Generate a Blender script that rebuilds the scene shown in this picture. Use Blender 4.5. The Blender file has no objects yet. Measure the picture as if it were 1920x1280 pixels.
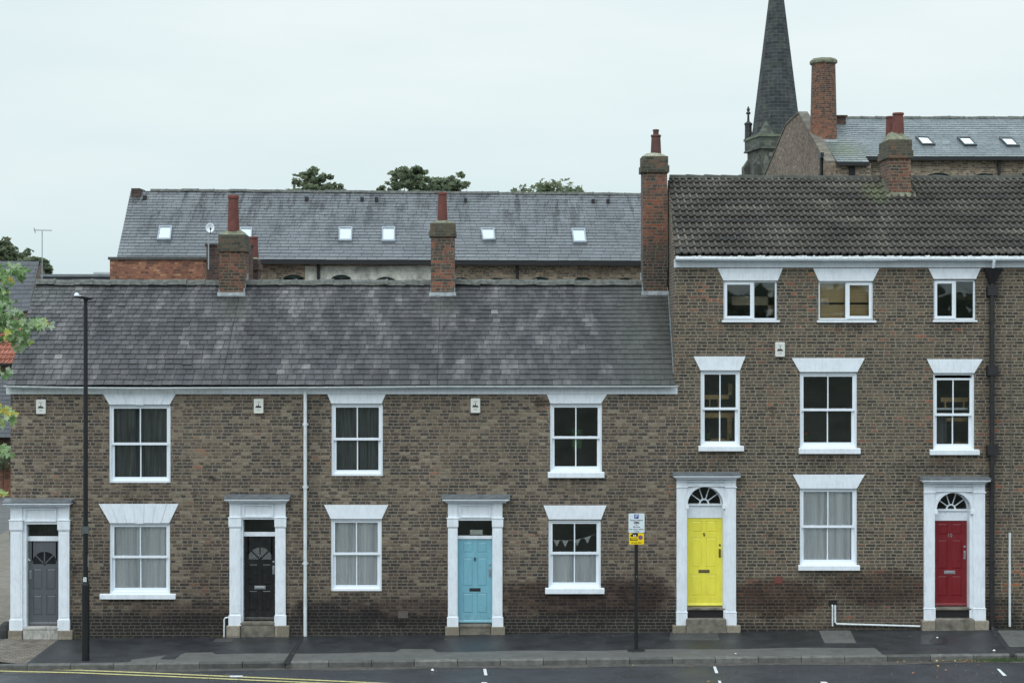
import bpy, math, random
from mathutils import Vector, noise
random.seed(7)
S = bpy.context.scene
# ---------------------------------------------------------------- camera
CAM_H, CAM_D, F = 7.375, 38.0, 3040.0      # metres, metres, focal length in photo pixels
cam_data = bpy.data.cameras.new("camera")
cam = bpy.data.objects.new("camera", cam_data)
S.collection.objects.link(cam)
cam.location = (0, -CAM_D, CAM_H)
cam.rotation_euler = (math.radians(90), 0, 0)
cam_data.sensor_width = 36
cam_data.lens = F / 1920 * 36
cam_data.shift_x = 40 / 1920
cam_data.shift_y = -40 / 1920
cam_data.clip_end = 3000
S.camera = cam
# ---------------------------------------------------------------- world: overcast sky
SUN_EL, SUN_AZ = 52, 205
world = bpy.data.worlds.new("World"); S.world = world
world.use_nodes = True
wn, wl = world.node_tree.nodes, world.node_tree.links
wn.clear()
wout = wn.new("ShaderNodeOutputWorld"); wbg = wn.new("ShaderNodeBackground")
wbg.inputs["Strength"].default_value = 0.1
sky = wn.new("ShaderNodeTexSky"); sky.sky_type = 'NISHITA'; sky.sun_disc = False
sky.sun_elevation = math.radians(SUN_EL); sky.sun_rotation = math.radians(SUN_AZ)
tc = wn.new("ShaderNodeTexCoord"); sep = wn.new("ShaderNodeSeparateXYZ")
wl.new(tc.outputs["Generated"], sep.inputs[0])
rmp = wn.new("ShaderNodeValToRGB")
e = rmp.color_ramp.elements
e[0].position = 0.0; e[0].color = (0.66, 0.78, 0.80, 1)
e[1].position = 1.0; e[1].color = (1.55, 1.78, 1.92, 1)
x = rmp.color_ramp.elements.new(0.2); x.color = (0.80, 0.875, 0.875, 1)
x = rmp.color_ramp.elements.new(0.45); x.color = (1.08, 1.25, 1.34, 1)
wl.new(sep.outputs["Z"], rmp.inputs[0])
cmap = wn.new("ShaderNodeMapping"); cmap.inputs["Scale"].default_value = (1.0, 1.0, 5.0)
wl.new(tc.outputs["Generated"], cmap.inputs[0])
cn = wn.new("ShaderNodeTexNoise"); cn.inputs["Scale"].default_value = 2.2; cn.inputs["Detail"].default_value = 5
wl.new(cmap.outputs[0], cn.inputs["Vector"])
cr = wn.new("ShaderNodeValToRGB"); ce = cr.color_ramp.elements
ce[0].position = 0.3; ce[0].color = (8.7, 9.3, 9.6, 1); ce[1].position = 0.7; ce[1].color = (10.6, 10.45, 10.4, 1)
wl.new(cn.outputs["Fac"], cr.inputs[0])
mul = wn.new("ShaderNodeMixRGB"); mul.blend_type = 'MULTIPLY'; mul.inputs[0].default_value = 1
wl.new(rmp.outputs[0], mul.inputs[1]); wl.new(cr.outputs[0], mul.inputs[2])
wm = wn.new("ShaderNodeMixRGB"); wm.inputs[0].default_value = 0.93
wl.new(sky.outputs[0], wm.inputs[1]); wl.new(mul.outputs[0], wm.inputs[2])
wl.new(wm.outputs[0], wbg.inputs["Color"]); wl.new(wbg.outputs[0], wout.inputs[0])
sun_data = bpy.data.lights.new("sun", 'SUN'); sun = bpy.data.objects.new("sun", sun_data)
S.collection.objects.link(sun)
sun_data.energy = 1.25; sun_data.angle = math.radians(50); sun_data.color = (1.0, 0.985, 0.96)
sd = Vector((math.sin(math.radians(SUN_AZ)) * math.cos(math.radians(SUN_EL)), math.cos(math.radians(SUN_AZ)) * math.cos(math.radians(SUN_EL)), math.sin(math.radians(SUN_EL))))
sun.rotation_euler = sd.to_track_quat('Z', 'Y').to_euler()
S.view_settings.view_transform = 'Standard'; S.view_settings.look = 'None'
S.view_settings.gamma = 1; S.view_settings.use_curve_mapping = False
S.view_settings.exposure = 0.12

# ---------------------------------------------------------------- helpers
def PX(px, Y=0.0): return (px - 920) * (CAM_D + Y) / F
def PZ(py, Y=0.0): return CAM_H - (py - 600) * (CAM_D + Y) / F
def WD(px, py, d): return Vector(((px - 920) * d / F, d - CAM_D, CAM_H - (py - 600) * d / F))
def gz(X): return 0.0104 * max(-16, min(24, X)) + 0.03
WP = {}
def link(o, parent, loc):
    S.collection.objects.link(o)
    if parent is not None:
        o.parent = parent; o.location = Vector(loc) - WP[parent.name]
    else:
        o.location = loc
    WP[o.name] = Vector(loc)
    return o
def tag(o, label=None, cat=None, group=None, kind=None):
    if label: o["label"] = label
    if cat: o["category"] = cat
    if group: o["group"] = group
    if kind: o["kind"] = kind
    return o
def thing(name, loc, label, cat, group=None):
    o = bpy.data.objects.new(name, None); link(o, None, loc); o.empty_display_size = .3
    return tag(o, label, cat, group)

class MB:
    def __init__(s): s.v = []; s.f = []; s.m = []; s.t = []; s.cur = 0; s.tint = 0.5
    def face(s, pts):
        n = len(s.v); s.v += [tuple(p) for p in pts]; s.f.append(tuple(range(n, n + len(pts)))); s.m.append(s.cur); s.t.append(s.tint)
    def raw(s, vs, fs):
        n = len(s.v); s.v += [tuple(p) for p in vs]
        for f in fs: s.f.append(tuple(i + n for i in f)); s.m.append(s.cur); s.t.append(s.tint)
    def box(s, x0, x1, y0, y1, z0, z1):
        s.raw([(x0, y0, z0), (x1, y0, z0), (x1, y1, z0), (x0, y1, z0), (x0, y0, z1), (x1, y0, z1), (x1, y1, z1), (x0, y1, z1)],
              [(0, 1, 5, 4), (1, 2, 6, 5), (2, 3, 7, 6), (3, 0, 4, 7), (4, 5, 6, 7), (3, 2, 1, 0)])
    def prism(s, poly, y0, y1):          # poly of (x,z), anticlockwise seen from -Y
        n = len(poly); vs = [(a, y0, b) for a, b in poly] + [(a, y1, b) for a, b in poly]
        s.raw(vs, [tuple(range(n)), tuple(range(2 * n - 1, n - 1, -1))] + [(i, i + n, (i + 1) % n + n, (i + 1) % n) for i in range(n)])
    def xprism(s, poly, x0, x1, k=0.0):   # poly of (y,z) swept along x, sheared by k*y
        n = len(poly); vs = [(x0 + k * a, a, b) for a, b in poly] + [(x1 + k * a, a, b) for a, b in poly]
        s.raw(vs, [tuple(range(n - 1, -1, -1)), tuple(range(n, 2 * n))] + [(i, (i + 1) % n, (i + 1) % n + n, i + n) for i in range(n)])
    def tube(s, pts, r, n=8, cap=True):
        pts = [Vector(p) for p in pts]; rs = r if isinstance(r, (list, tuple)) else [r] * len(pts)
        b = len(s.v); 
        for i, p in enumerate(pts):
            d = (pts[min(i + 1, len(pts) - 1)] - pts[max(i - 1, 0)]).normalized()
            u = d.orthogonal().normalized() if i == 0 else (u - d * u.dot(d)).normalized()
            w = d.cross(u)
            for k in range(n):
                a = 2 * math.pi * k / n; q = p + (u * math.cos(a) + w * math.sin(a)) * rs[i]; s.v.append(tuple(q))
        for i in range(len(pts) - 1):
            for k in range(n):
                s.f.append((b + i * n + k, b + i * n + (k + 1) % n, b + (i + 1) * n + (k + 1) % n, b + (i + 1) * n + k)); s.m.append(s.cur); s.t.append(s.tint)
        if cap:
            s.f.append(tuple(b + k for k in range(n - 1, -1, -1))); s.m.append(s.cur); s.t.append(s.tint)
            s.f.append(tuple(b + (len(pts) - 1) * n + k for k in range(n))); s.m.append(s.cur); s.t.append(s.tint)
    def lathe(s, prof, c, n=20, a0=0.0):        # prof of (r,z)
        b = len(s.v)
        for r, z in prof:
            for k in range(n):
                a = a0 + 2 * math.pi * k / n; s.v.append((c[0] + r * math.cos(a), c[1] + r * math.sin(a), c[2] + z))
        for i in range(len(prof) - 1):
            for k in range(n):
                s.f.append((b + i * n + k, b + i * n + (k + 1) % n, b + (i + 1) * n + (k + 1) % n, b + (i + 1) * n + k)); s.m.append(s.cur); s.t.append(s.tint)
    def build(s, name, mats, parent=None, smooth=False, label=None, cat=None, group=None, kind=None, bevel=0):
        if not isinstance(mats, (list, tuple)): mats = [mats]
        xs = [p[0] for p in s.v]; ys = [p[1] for p in s.v]; zs = [p[2] for p in s.v]
        o0 = Vector(((min(xs) + max(xs)) / 2, (min(ys) + max(ys)) / 2, min(zs)))
        me = bpy.data.meshes.new(name)
        me.from_pydata([(p[0] - o0[0], p[1] - o0[1], p[2] - o0[2]) for p in s.v], [], s.f)
        for m in mats: me.materials.append(m)
        me.polygons.foreach_set("material_index", s.m)
        at = me.attributes.new("tint", 'FLOAT', 'FACE'); at.data.foreach_set("value", s.t)
        if smooth: me.polygons.foreach_set("use_smooth", [True] * len(s.f))
        me.update()
        o = bpy.data.objects.new(name, me); link(o, parent, o0)
        if bevel:
            b = o.modifiers.new("bevel", 'BEVEL'); b.width = bevel; b.segments = 2; b.limit_method = 'ANGLE'
        return tag(o, label, cat, group, kind)

# ---------------------------------------------------------------- materials
class NT:
    def __init__(s, name):
        s.mat = bpy.data.materials.new(name); s.mat.use_nodes = True
        s.n = s.mat.node_tree.nodes; s.l = s.mat.node_tree.links; s.n.clear()
        s.out = s.n.new("ShaderNodeOutputMaterial"); s.b = s.n.new("ShaderNodeBsdfPrincipled")
        s.l.new(s.b.outputs[0], s.out.inputs[0]); s._pos = None
    def pos(s):
        if s._pos is None: s._pos = s.n.new("ShaderNodeNewGeometry")
        return s._pos.outputs["Position"]
    def sock(s, inp, v):
        if hasattr(v, "links"): s.l.new(v, inp)
        else: inp.default_value = v
    def math(s, op, a, b=0.0, c=0.0, clamp=False):
        m = s.n.new("ShaderNodeMath"); m.operation = op; m.use_clamp = clamp
        s.sock(m.inputs[0], a); s.sock(m.inputs[1], b); s.sock(m.inputs[2], c); return m.outputs[0]
    def vmath(s, op, a, b):
        m = s.n.new("ShaderNodeVectorMath"); m.operation = op; s.sock(m.inputs[0], a); s.sock(m.inputs[1], b); return m.outputs[0]
    def noise(s, scale, detail=4, vec=None, stretch=None, rough=.55):
        vec = vec or s.pos()
        if stretch: vec = s.vmath('MULTIPLY', vec, stretch)
        m = s.n.new("ShaderNodeTexNoise"); m.inputs["Scale"].default_value = scale; m.inputs["Detail"].default_value = detail
        m.inputs["Roughness"].default_value = rough
        s.l.new(vec, m.inputs["Vector"]); return m
    def ramp(s, fac, stops, interp='LINEAR'):
        m = s.n.new("ShaderNodeValToRGB"); r = m.color_ramp; r.interpolation = interp
        while len(r.elements) < len(stops): r.elements.new(0.5)
        for el, (p, c) in zip(r.elements, stops):
            el.position = p; el.color = (c, c, c, 1) if isinstance(c, (int, float)) else (*c, 1)
        s.l.new(fac, m.inputs[0]); return m.outputs[0]
    def mix(s, fac, a, b, mode='MIX'):
        m = s.n.new("ShaderNodeMixRGB"); m.blend_type = mode; s.sock(m.inputs[0], fac)
        s.sock(m.inputs[1], a if hasattr(a, "links") else (*a, 1)); s.sock(m.inputs[2], b if hasattr(b, "links") else (*b, 1)); return m.outputs[0]
    def sepxyz(s, v):
        m = s.n.new("ShaderNodeSeparateXYZ"); s.l.new(v, m.inputs[0]); return m.outputs
    def comb(s, a, b, c=0.0):
        m = s.n.new("ShaderNodeCombineXYZ"); s.sock(m.inputs[0], a); s.sock(m.inputs[1], b); s.sock(m.inputs[2], c); return m.outputs[0]
    def bump(s, h, dist, strength=1.0):
        m = s.n.new("ShaderNodeBump"); m.inputs["Distance"].default_value = dist; m.inputs["Strength"].default_value = strength
        s.l.new(h, m.inputs["Height"]); s.l.new(m.outputs[0], s.b.inputs["Normal"])
    def attr(s, name="tint"):
        m = s.n.new("ShaderNodeAttribute"); m.attribute_name = name; return m.outputs["Fac"]
    def spot(s, x, z, rx, rz, ry=None):      # soft elliptical patch in the wall plane
        p = s.sepxyz(s.pos())
        a = s.math('DIVIDE', s.math('SUBTRACT', p[0], x), rx); b = s.math('DIVIDE', s.math('SUBTRACT', p[2], z), rz)
        d = s.math('SQRT', s.math('ADD', s.math('MULTIPLY', a, a), s.math('MULTIPLY', b, b)))
        return s.math('SUBTRACT', 1.25, d, clamp=True)
    def color(s, c): s.sock(s.b.inputs["Base Color"], c if hasattr(c, "links") else (*c, 1))
    def rough(s, r): s.sock(s.b.inputs["Roughness"], r)

def simple(name, col, rough=.6, var=.12, scale=6, metal=0.0, bump=0.0, stretch=None):
    t = NT(name); n = t.noise(scale, 5, stretch=stretch)
    lo = tuple(c * (1 - var) for c in col); hi = tuple(min(1, c * (1 + var)) for c in col)
    t.color(t.ramp(n.outputs["Fac"], [(.3, lo), (.7, hi)])); t.rough(rough); t.b.inputs["Metallic"].default_value = metal
    if bump: t.bump(t.noise(scale * 6, 3).outputs["Fac"], bump)
    return t.mat

def brick(name, stops, mortar, bw=.232, rh=.0765, ms=.0085, patches=(), pale=(), soot=None, cyl=None, var=.3, wob=.007, render=None, smr=.5, tar=None, stains=(), sills=()):
    t = NT(name); P = t.pos(); g = t._pos; p = t.sepxyz(P)
    if cyl:
        u = t.math('MULTIPLY', t.math('ARCTAN2', t.math('SUBTRACT', p[1], cyl[1]), t.math('SUBTRACT', p[0], cyl[0])), cyl[2])
    else:
        nn = t.sepxyz(g.outputs["True Normal"]); side = t.math('GREATER_THAN', t.math('ABSOLUTE', nn[0]), .6)
        u = t.math('ADD', t.math('MULTIPLY', side, p[1]), t.math('MULTIPLY', t.math('SUBTRACT', 1.0, side), p[0]))
    row = t.math('FLOOR', t.math('DIVIDE', p[2], rh)); wh_ = t.n.new("ShaderNodeTexWhiteNoise"); wh_.noise_dimensions = '1D'; t.l.new(row, wh_.inputs["W"])
    u = t.math('ADD', u, t.math('MULTIPLY', wh_.outputs["Value"], bw * .45))
    wn_ = t.noise(7, 2); wv = t.vmath('MULTIPLY', t.vmath('SUBTRACT', wn_.outputs["Color"], (.5, .5, .5)), (wob * 3, wob * 2, 0))
    wn2 = t.noise(34, 1); wv2 = t.vmath('MULTIPLY', t.vmath('SUBTRACT', wn2.outputs["Color"], (.5, .5, .5)), (.012, .010, 0))
    uv = t.vmath('ADD', t.vmath('ADD', t.comb(u, p[2]), wv), wv2)
    br = t.n.new("ShaderNodeTexBrick"); t.l.new(uv, br.inputs["Vector"])
    br.offset = .5; br.squash = .56; br.squash_frequency = 2
    for k, v in (("Scale", 1), ("Mortar Size", ms), ("Mortar Smooth", .35), ("Bias", 0), ("Brick Width", bw), ("Row Height", rh)): br.inputs[k].default_value = v
    br.inputs["Color1"].default_value = (0, 0, 0, 1); br.inputs["Color2"].default_value = (1, 1, 1, 1); br.inputs["Mortar"].default_value = (.5, .5, .5, 1)
    val = t.math('MULTIPLY', t.sepxyz(br.outputs["Color"])[0], .80)
    blob = t.noise(1.1, 4)
    val = t.math('ADD', val, t.math('MULTIPLY', t.math('SUBTRACT', blob.outputs["Fac"], .5), .75))
    val = t.math('ADD', val, t.math('MULTIPLY', t.math('SUBTRACT', t.noise(24, 3).outputs["Fac"], .5), .35))
    for (x, z, rx, rz, a) in patches:
        val = t.math('ADD', val, t.math('MULTIPLY', t.spot(x, z, rx, rz), a))
    col = t.ramp(t.math('ADD', val, .1, clamp=True), stops)
    fine = t.noise(55, 5, rough=.7)
    col = t.mix(1.0, col, t.ramp(fine.outputs["Fac"], [(.25, 1 - var * 1.7), (.75, 1 + var * 1.8)]), 'MULTIPLY')
    if tar:
        tz, tc_ = tar
        tm = t.math('DIVIDE', t.math('SUBTRACT', t.math('ADD', tz, t.math('MULTIPLY', t.math('SUBTRACT', t.noise(.7, 5).outputs["Fac"], .5), 1.1)), p[2]), .16, clamp=True)
        col = t.mix(t.math('MULTIPLY', tm, .95), col, tc_)
    mcol = t.mix(1.0, mortar, t.ramp(t.noise(12, 4).outputs["Fac"], [(.25, .62), (.75, 1.3)]), 'MULTIPLY')
    # smeared, weathered pointing spreading over the brick edges
    smear = t.math('MULTIPLY', t.ramp(t.noise(14, 6, rough=.8).outputs["Fac"], [(.50, 0.0), (.62, 1.0)]), smr)
    if tar: mcol = t.mix(t.math('MULTIPLY', tm, .75), mcol, tuple(c * .45 for c in mortar)); smear = t.math('MULTIPLY', smear, t.math('SUBTRACT', 1.0, t.math('MULTIPLY', tm, .7)))
    fac = t.math('MAXIMUM', br.outputs["Fac"], smear)
    col = t.mix(fac, col, mcol)
    for (x, z, rx, rz, a, c) in pale:
        m_ = t.math('MULTIPLY', t.math('MULTIPLY', t.spot(x, z, rx, rz), t.ramp(t.noise(2.3, 4).outputs["Fac"], [(.3, 0.0), (.65, 1.0)])), a, clamp=True)
        col = t.mix(m_, col, c)
    if render:
        x0, x1, z1, rc = render
        m_ = t.math('MULTIPLY', t.math('GREATER_THAN', p[0], x0), t.math('MULTIPLY', t.math('LESS_THAN', p[0], x1), t.math('LESS_THAN', t.math('ADD', p[2], t.math('MULTIPLY', t.noise(3, 3).outputs["Fac"], .1)), z1)))
        rcol = t.mix(t.ramp(t.noise(1.8, 6, rough=.7).outputs["Fac"], [(.42, 0.0), (.68, 1.0)]), rc, tuple(c * .35 for c in rc))
        col = t.mix(m_, col, rcol)
    for (x, z, rx, rz, a, c) in stains:
        m_ = t.ramp(t.math('ADD', t.spot(x, z, rx, rz), t.math('MULTIPLY', t.math('SUBTRACT', t.noise(1.8, 6, rough=.7, stretch=(.7, 1, 1.3)).outputs["Fac"], .5), 1.3)), [(.12, 0.0), (.5, 1.0)])
        col = t.mix(t.math('MULTIPLY', m_, a), col, c, 'MULTIPLY')
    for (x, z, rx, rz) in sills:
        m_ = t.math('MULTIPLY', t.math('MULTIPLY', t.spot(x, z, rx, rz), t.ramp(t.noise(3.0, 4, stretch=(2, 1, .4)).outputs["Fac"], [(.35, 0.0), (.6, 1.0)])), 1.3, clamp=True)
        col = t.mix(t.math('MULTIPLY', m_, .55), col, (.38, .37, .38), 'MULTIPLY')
    if soot:
        z0, z1, sc = soot
        h = t.math('DIVIDE', t.math('SUBTRACT', z1, t.math('ADD', p[2], t.math('MULTIPLY', t.noise(.9, 4).outputs["Fac"], .9))), z1 - z0, clamp=True)
        col = t.mix(t.math('MULTIPLY', h, 1.0), col, sc, 'MULTIPLY')
    big = t.noise(.5, 3); col = t.mix(1.0, col, t.ramp(big.outputs["Fac"], [(.3, .86), (.7, 1.12)]), 'MULTIPLY')
    t.color(col); t.rough(.9)
    hgt = t.math('SUBTRACT', t.math('MULTIPLY', fine.outputs["Fac"], .5), br.outputs["Fac"])
    t.bump(hgt, .008, .8)
    return t.mat

def slate(name, stops, streak=.2, rough=.5, green=(), moss=(.045, .05, .035), stainsc=None, pitted=0.0):
    t = NT(name); a = t.attr()
    v = t.math('ADD', a, t.math('MULTIPLY', t.math('SUBTRACT', t.noise(22, 4, rough=.7).outputs["Fac"], .5), .5))
    v = t.math('ADD', v, t.math('MULTIPLY', t.math('SUBTRACT', t.noise(3.2, 6, stretch=(1.15, .42, .42), rough=.65).outputs["Fac"], .5), streak), clamp=True)
    col = t.ramp(v, stops)
    for (x, z, rx, rz, am) in green:
        m_ = t.math('MULTIPLY', t.spot(x, z, rx, rz), am, clamp=True)
        col = t.mix(t.math('MULTIPLY', m_, t.ramp(t.noise(4, 4).outputs["Fac"], [(.2, .4), (.7, 1.0)])), col, moss)
    if stainsc:      # dark run-off stains down the slope
        z0, z1 = stainsc
        n = t.noise(1.0, 5, stretch=(3.2, .35, .35), rough=.75)
        p = t.sepxyz(t.pos()); h = t.math('DIVIDE', t.math('SUBTRACT', p[2], z0), z1 - z0, clamp=True)
        m_ = t.math('MULTIPLY', t.ramp(n.outputs["Fac"], [(.50, 0.0), (.60, 1.0)]), t.math('MULTIPLY', h, .9))
        col = t.mix(m_, col, (.03, .032, .034))
    if pitted:
        col = t.mix(t.ramp(t.noise(9, 5, rough=.8).outputs["Fac"], [(.66, 0.0), (.72, pitted)]), col, (.3, .3, .28))
    t.color(col); t.rough(t.ramp(t.noise(3, 3).outputs["Fac"], [(.3, rough - .08), (.7, rough + .12)]))
    t.bump(t.noise(40, 3).outputs["Fac"], .004, .6)
    return t.mat

def glass(name, refl=1.0, tint=(.96, .965, .965)):
    t = NT(name); t.n.remove(t.b)
    tr = t.n.new("ShaderNodeBsdfTransparent"); tr.inputs[0].default_value = (*tint, 1)
    gl = t.n.new("ShaderNodeBsdfGlossy"); gl.inputs["Roughness"].default_value = .015; gl.inputs[0].default_value = (.95, 1, 1, 1)
    bu = t.n.new("ShaderNodeBump"); bu.inputs["Distance"].default_value = .004; bu.inputs["Strength"].default_value = .25
    t.l.new(t.noise(2.0, 2).outputs["Fac"], bu.inputs["Height"]); t.l.new(bu.outputs[0], gl.inputs["Normal"])
    fr = t.n.new("ShaderNodeFresnel"); fr.inputs[0].default_value = 1.5
    f2 = t.math('MULTIPLY', fr.outputs[0], refl, clamp=True)
    mx = t.n.new("ShaderNodeMixShader"); t.l.new(f2, mx.inputs[0]); t.l.new(tr.outputs[0], mx.inputs[1]); t.l.new(gl.outputs[0], mx.inputs[2])
    t.l.new(mx.outputs[0], t.out.inputs[0]); return t.mat

def ground(name, col, var=.3, rough=.75, scale=3, bump=.004, spec=None, patches=()):
    t = NT(name)
    c = t.ramp(t.noise(scale, 6, rough=.65).outputs["Fac"], [(.3, tuple(k * (1 - var) for k in col)), (.7, tuple(k * (1 + var) for k in col))])
    c = t.mix(1.0, c, t.ramp(t.noise(90, 2).outputs["Fac"], [(.3, .7), (.7, 1.3)]), 'MULTIPLY')
    t.color(c); t.rough(t.ramp(t.noise(1.1, 4).outputs["Fac"], [(.35, rough - .25), (.65, rough)]))
    t.bump(t.noise(120, 2).outputs["Fac"], bump)
    return t.mat

def paint(name, col=(.80, .85, .90), dirt=.05):
    t = NT(name)
    n = t.noise(3.5, 6, rough=.7); n2 = t.noise(14, 4, stretch=(1.5, 1, .35))
    c = t.ramp(n.outputs["Fac"], [(.35, tuple(k * (1 - dirt) for k in col)), (.6, col)])
    c = t.mix(1.0, c, t.ramp(n2.outputs["Fac"], [(.35, 1 - dirt), (.55, 1.0)]), 'MULTIPLY')
    t.color(c); t.rough(.45); t.bump(n2.outputs["Fac"], .002, .5); return t.mat

M = {}
M['brick_low'] = brick('brick_low', [(0, (.026, .024, .025)), (.2, (.045, .039, .037)), (.45, (.078, .056, .043)), (.64, (.118, .086, .061)), (.80, (.185, .148, .105)), (.90, (.26, .22, .16)), (.96, (.15, .080, .052)), (1, (.28, .13, .075))],
    (.225, .193, .148), ms=.0122, smr=.5, tar=(.60, (.016, .017, .020)),
    stains=[(PX(1095), PZ(1122), 2.4, .5, .95, (.46, .38, .37)), (PX(1210), PZ(1110), .7, .5, .8, (.48, .42, .42)), (PX(780), PZ(1145), 1.5, .35, .8, (.45, .40, .42)), (PX(640), PZ(1150), 1.2, .4, .8, (.42, .40, .43)), (PX(400), PZ(1150), 2.0, .3, .7, (.5, .45, .45)), (PX(590), PZ(760), .25, 2.4, .5, (.55, .55, .57)), (PX(385), PZ(1150), .6, 1.6, .35, (.55, .5, .5))],
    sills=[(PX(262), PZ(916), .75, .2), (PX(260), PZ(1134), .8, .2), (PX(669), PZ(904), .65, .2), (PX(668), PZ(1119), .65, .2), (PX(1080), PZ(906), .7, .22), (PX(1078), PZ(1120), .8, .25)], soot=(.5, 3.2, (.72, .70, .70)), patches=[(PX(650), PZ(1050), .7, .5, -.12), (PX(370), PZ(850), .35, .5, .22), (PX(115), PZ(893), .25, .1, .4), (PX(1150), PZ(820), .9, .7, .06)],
    pale=[(PX(370), PZ(800), 1.1, 1.5, .22, (.19, .165, .125)), (PX(900), PZ(830), 1.6, 1.0, .2, (.17, .14, .10)), (PX(700), PZ(915), 1.3, .3, .25, (.18, .15, .10)), (PX(1110), PZ(1120), 1.6, .35, .6, (.045, .028, .026))])
M['brick_tall'] = brick('brick_tall', [(0, (.024, .022, .022)), (.25, (.044, .037, .033)), (.5, (.072, .059, .047)), (.75, (.115, .092, .066)), (.88, (.13, .080, .055)), (.96, (.22, .075, .05)), (1, (.36, .13, .05))],
    (.235, .20, .145), ms=.0138, smr=.28, tar=(.36, (.018, .018, .020)),
    stains=[(PX(1450), PZ(1122), 1.3, .48, .95, (.47, .38, .36)), (PX(1650), PZ(1102), 1.3, .42, .9, (.50, .42, .40)), (PX(1870), PZ(1150), .6, .45, .8, (.35, .36, .38)), (PX(1740), PZ(880), .9, .3, .4, (.55, .55, .57)), (PX(1860), PZ(800), .3, 4, .4, (.55, .55, .57))],
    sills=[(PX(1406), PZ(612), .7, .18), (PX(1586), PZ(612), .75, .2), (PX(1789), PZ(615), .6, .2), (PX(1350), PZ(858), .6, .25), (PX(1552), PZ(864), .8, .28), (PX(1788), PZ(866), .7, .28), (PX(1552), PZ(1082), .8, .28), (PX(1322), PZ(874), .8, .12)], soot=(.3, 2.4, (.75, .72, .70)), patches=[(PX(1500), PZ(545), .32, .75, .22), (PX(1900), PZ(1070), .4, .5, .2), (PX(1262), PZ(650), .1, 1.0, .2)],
    pale=[(PX(1640), PZ(760), 1.4, 1.2, .2, (.16, .14, .10)), (PX(1430), PZ(1115), 1.2, .35, .65, (.06, .033, .028)), (PX(1660), PZ(1125), .9, .3, .7, (.05, .032, .028)), (PX(1610), PZ(1160), 1.4, .25, .5, (.16, .13, .105))])
RED = [(0, (.03, .025, .023)), (.3, (.065, .042, .033)), (.5, (.125, .046, .032)), (.75, (.19, .056, .036)), (.9, (.24, .085, .05)), (1, (.26, .20, .13))]
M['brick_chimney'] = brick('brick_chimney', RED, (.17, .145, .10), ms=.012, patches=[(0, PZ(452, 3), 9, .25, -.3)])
M['brick_chimney_sooty'] = brick('brick_chimney_sooty', [(0, (.03, .027, .025)), (.3, (.06, .045, .036)), (.55, (.10, .052, .038)), (.8, (.17, .058, .036)), (1, (.27, .085, .045))], (.17, .15, .115), ms=.011,
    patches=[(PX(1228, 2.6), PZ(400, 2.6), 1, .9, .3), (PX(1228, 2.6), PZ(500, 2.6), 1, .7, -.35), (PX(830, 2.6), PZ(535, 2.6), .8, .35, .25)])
M['brick_mossy'] = brick('brick_mossy', [(0, (.03, .03, .025)), (.4, (.065, .055, .042)), (.75, (.11, .085, .06)), (.9, (.15, .07, .045)), (1, (.2, .1, .06))], (.10, .10, .07), ms=.011, smr=.7)
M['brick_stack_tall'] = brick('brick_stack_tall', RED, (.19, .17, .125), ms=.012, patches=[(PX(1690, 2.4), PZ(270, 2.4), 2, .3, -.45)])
M['brick_rear'] = brick('brick_rear', [(0, (.06, .05, .042)), (.3, (.14, .10, .07)), (.55, (.24, .17, .115)), (.75, (.34, .25, .17)), (.9, (.44, .34, .24)), (1, (.45, .18, .11))], (.34, .30, .23), ms=.013,
    render=((572 - 920) * 56.2 / F, (850 - 920) * 56.2 / F, CAM_H + 104 * 56.2 / F, (.78, .77, .68)))
M['brick_orange'] = brick('brick_orange', [(0, (.05, .035, .03)), (.25, (.17, .07, .045)), (.6, (.26, .10, .06)), (.85, (.33, .15, .085)), (1, (.46, .26, .14))], (.19, .12, .085), ms=.008)
M['brick_dark'] = brick('brick_dark', [(0, (.03, .022, .02)), (.5, (.075, .04, .035)), (1, (.14, .075, .055))], (.10, .085, .07))
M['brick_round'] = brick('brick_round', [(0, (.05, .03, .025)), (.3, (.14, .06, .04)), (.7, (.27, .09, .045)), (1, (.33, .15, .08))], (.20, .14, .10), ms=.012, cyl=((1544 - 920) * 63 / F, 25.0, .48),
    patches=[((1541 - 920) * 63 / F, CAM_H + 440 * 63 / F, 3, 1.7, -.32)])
def stone(name, a, b, mort, bw, rh, green=.3):
    t = NT(name); p = t.sepxyz(t.pos()); nn = t.sepxyz(t._pos.outputs["True Normal"])
    side = t.math('GREATER_THAN', t.math('ABSOLUTE', nn[0]), .75)
    u = t.math('ADD', t.math('MULTIPLY', side, p[1]), t.math('MULTIPLY', t.math('SUBTRACT', 1.0, side), p[0]))
    br = t.n.new("ShaderNodeTexBrick"); t.l.new(t.comb(u, p[2]), br.inputs["Vector"])
    for k, v in (("Scale", 1), ("Mortar Size", .022), ("Mortar Smooth", .3), ("Brick Width", bw), ("Row Height", rh)): br.inputs[k].default_value = v
    br.inputs["Color1"].default_value = (*a, 1); br.inputs["Color2"].default_value = (*b, 1); br.inputs["Mortar"].default_value = (*mort, 1)
    c = t.mix(1.0, br.outputs["Color"], t.ramp(t.noise(1.2, 5, rough=.7).outputs["Fac"], [(.3, .65), (.7, 1.35)]), 'MULTIPLY')
    c = t.mix(t.math('MULTIPLY', t.ramp(t.noise(.6, 4).outputs["Fac"], [(.5, 0.0), (.7, 1.0)]), green), c, (.10, .12, .08))
    t.color(c); t.rough(.9); return t.mat
M['spire'] = stone('spire_stone', (.022, .026, .030), (.046, .050, .053), (.10, .105, .095), .95, .42)
M['tower'] = stone('tower_stone', (.045, .05, .045), (.12, .125, .10), (.06, .062, .055), .8, .36, .5)
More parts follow.
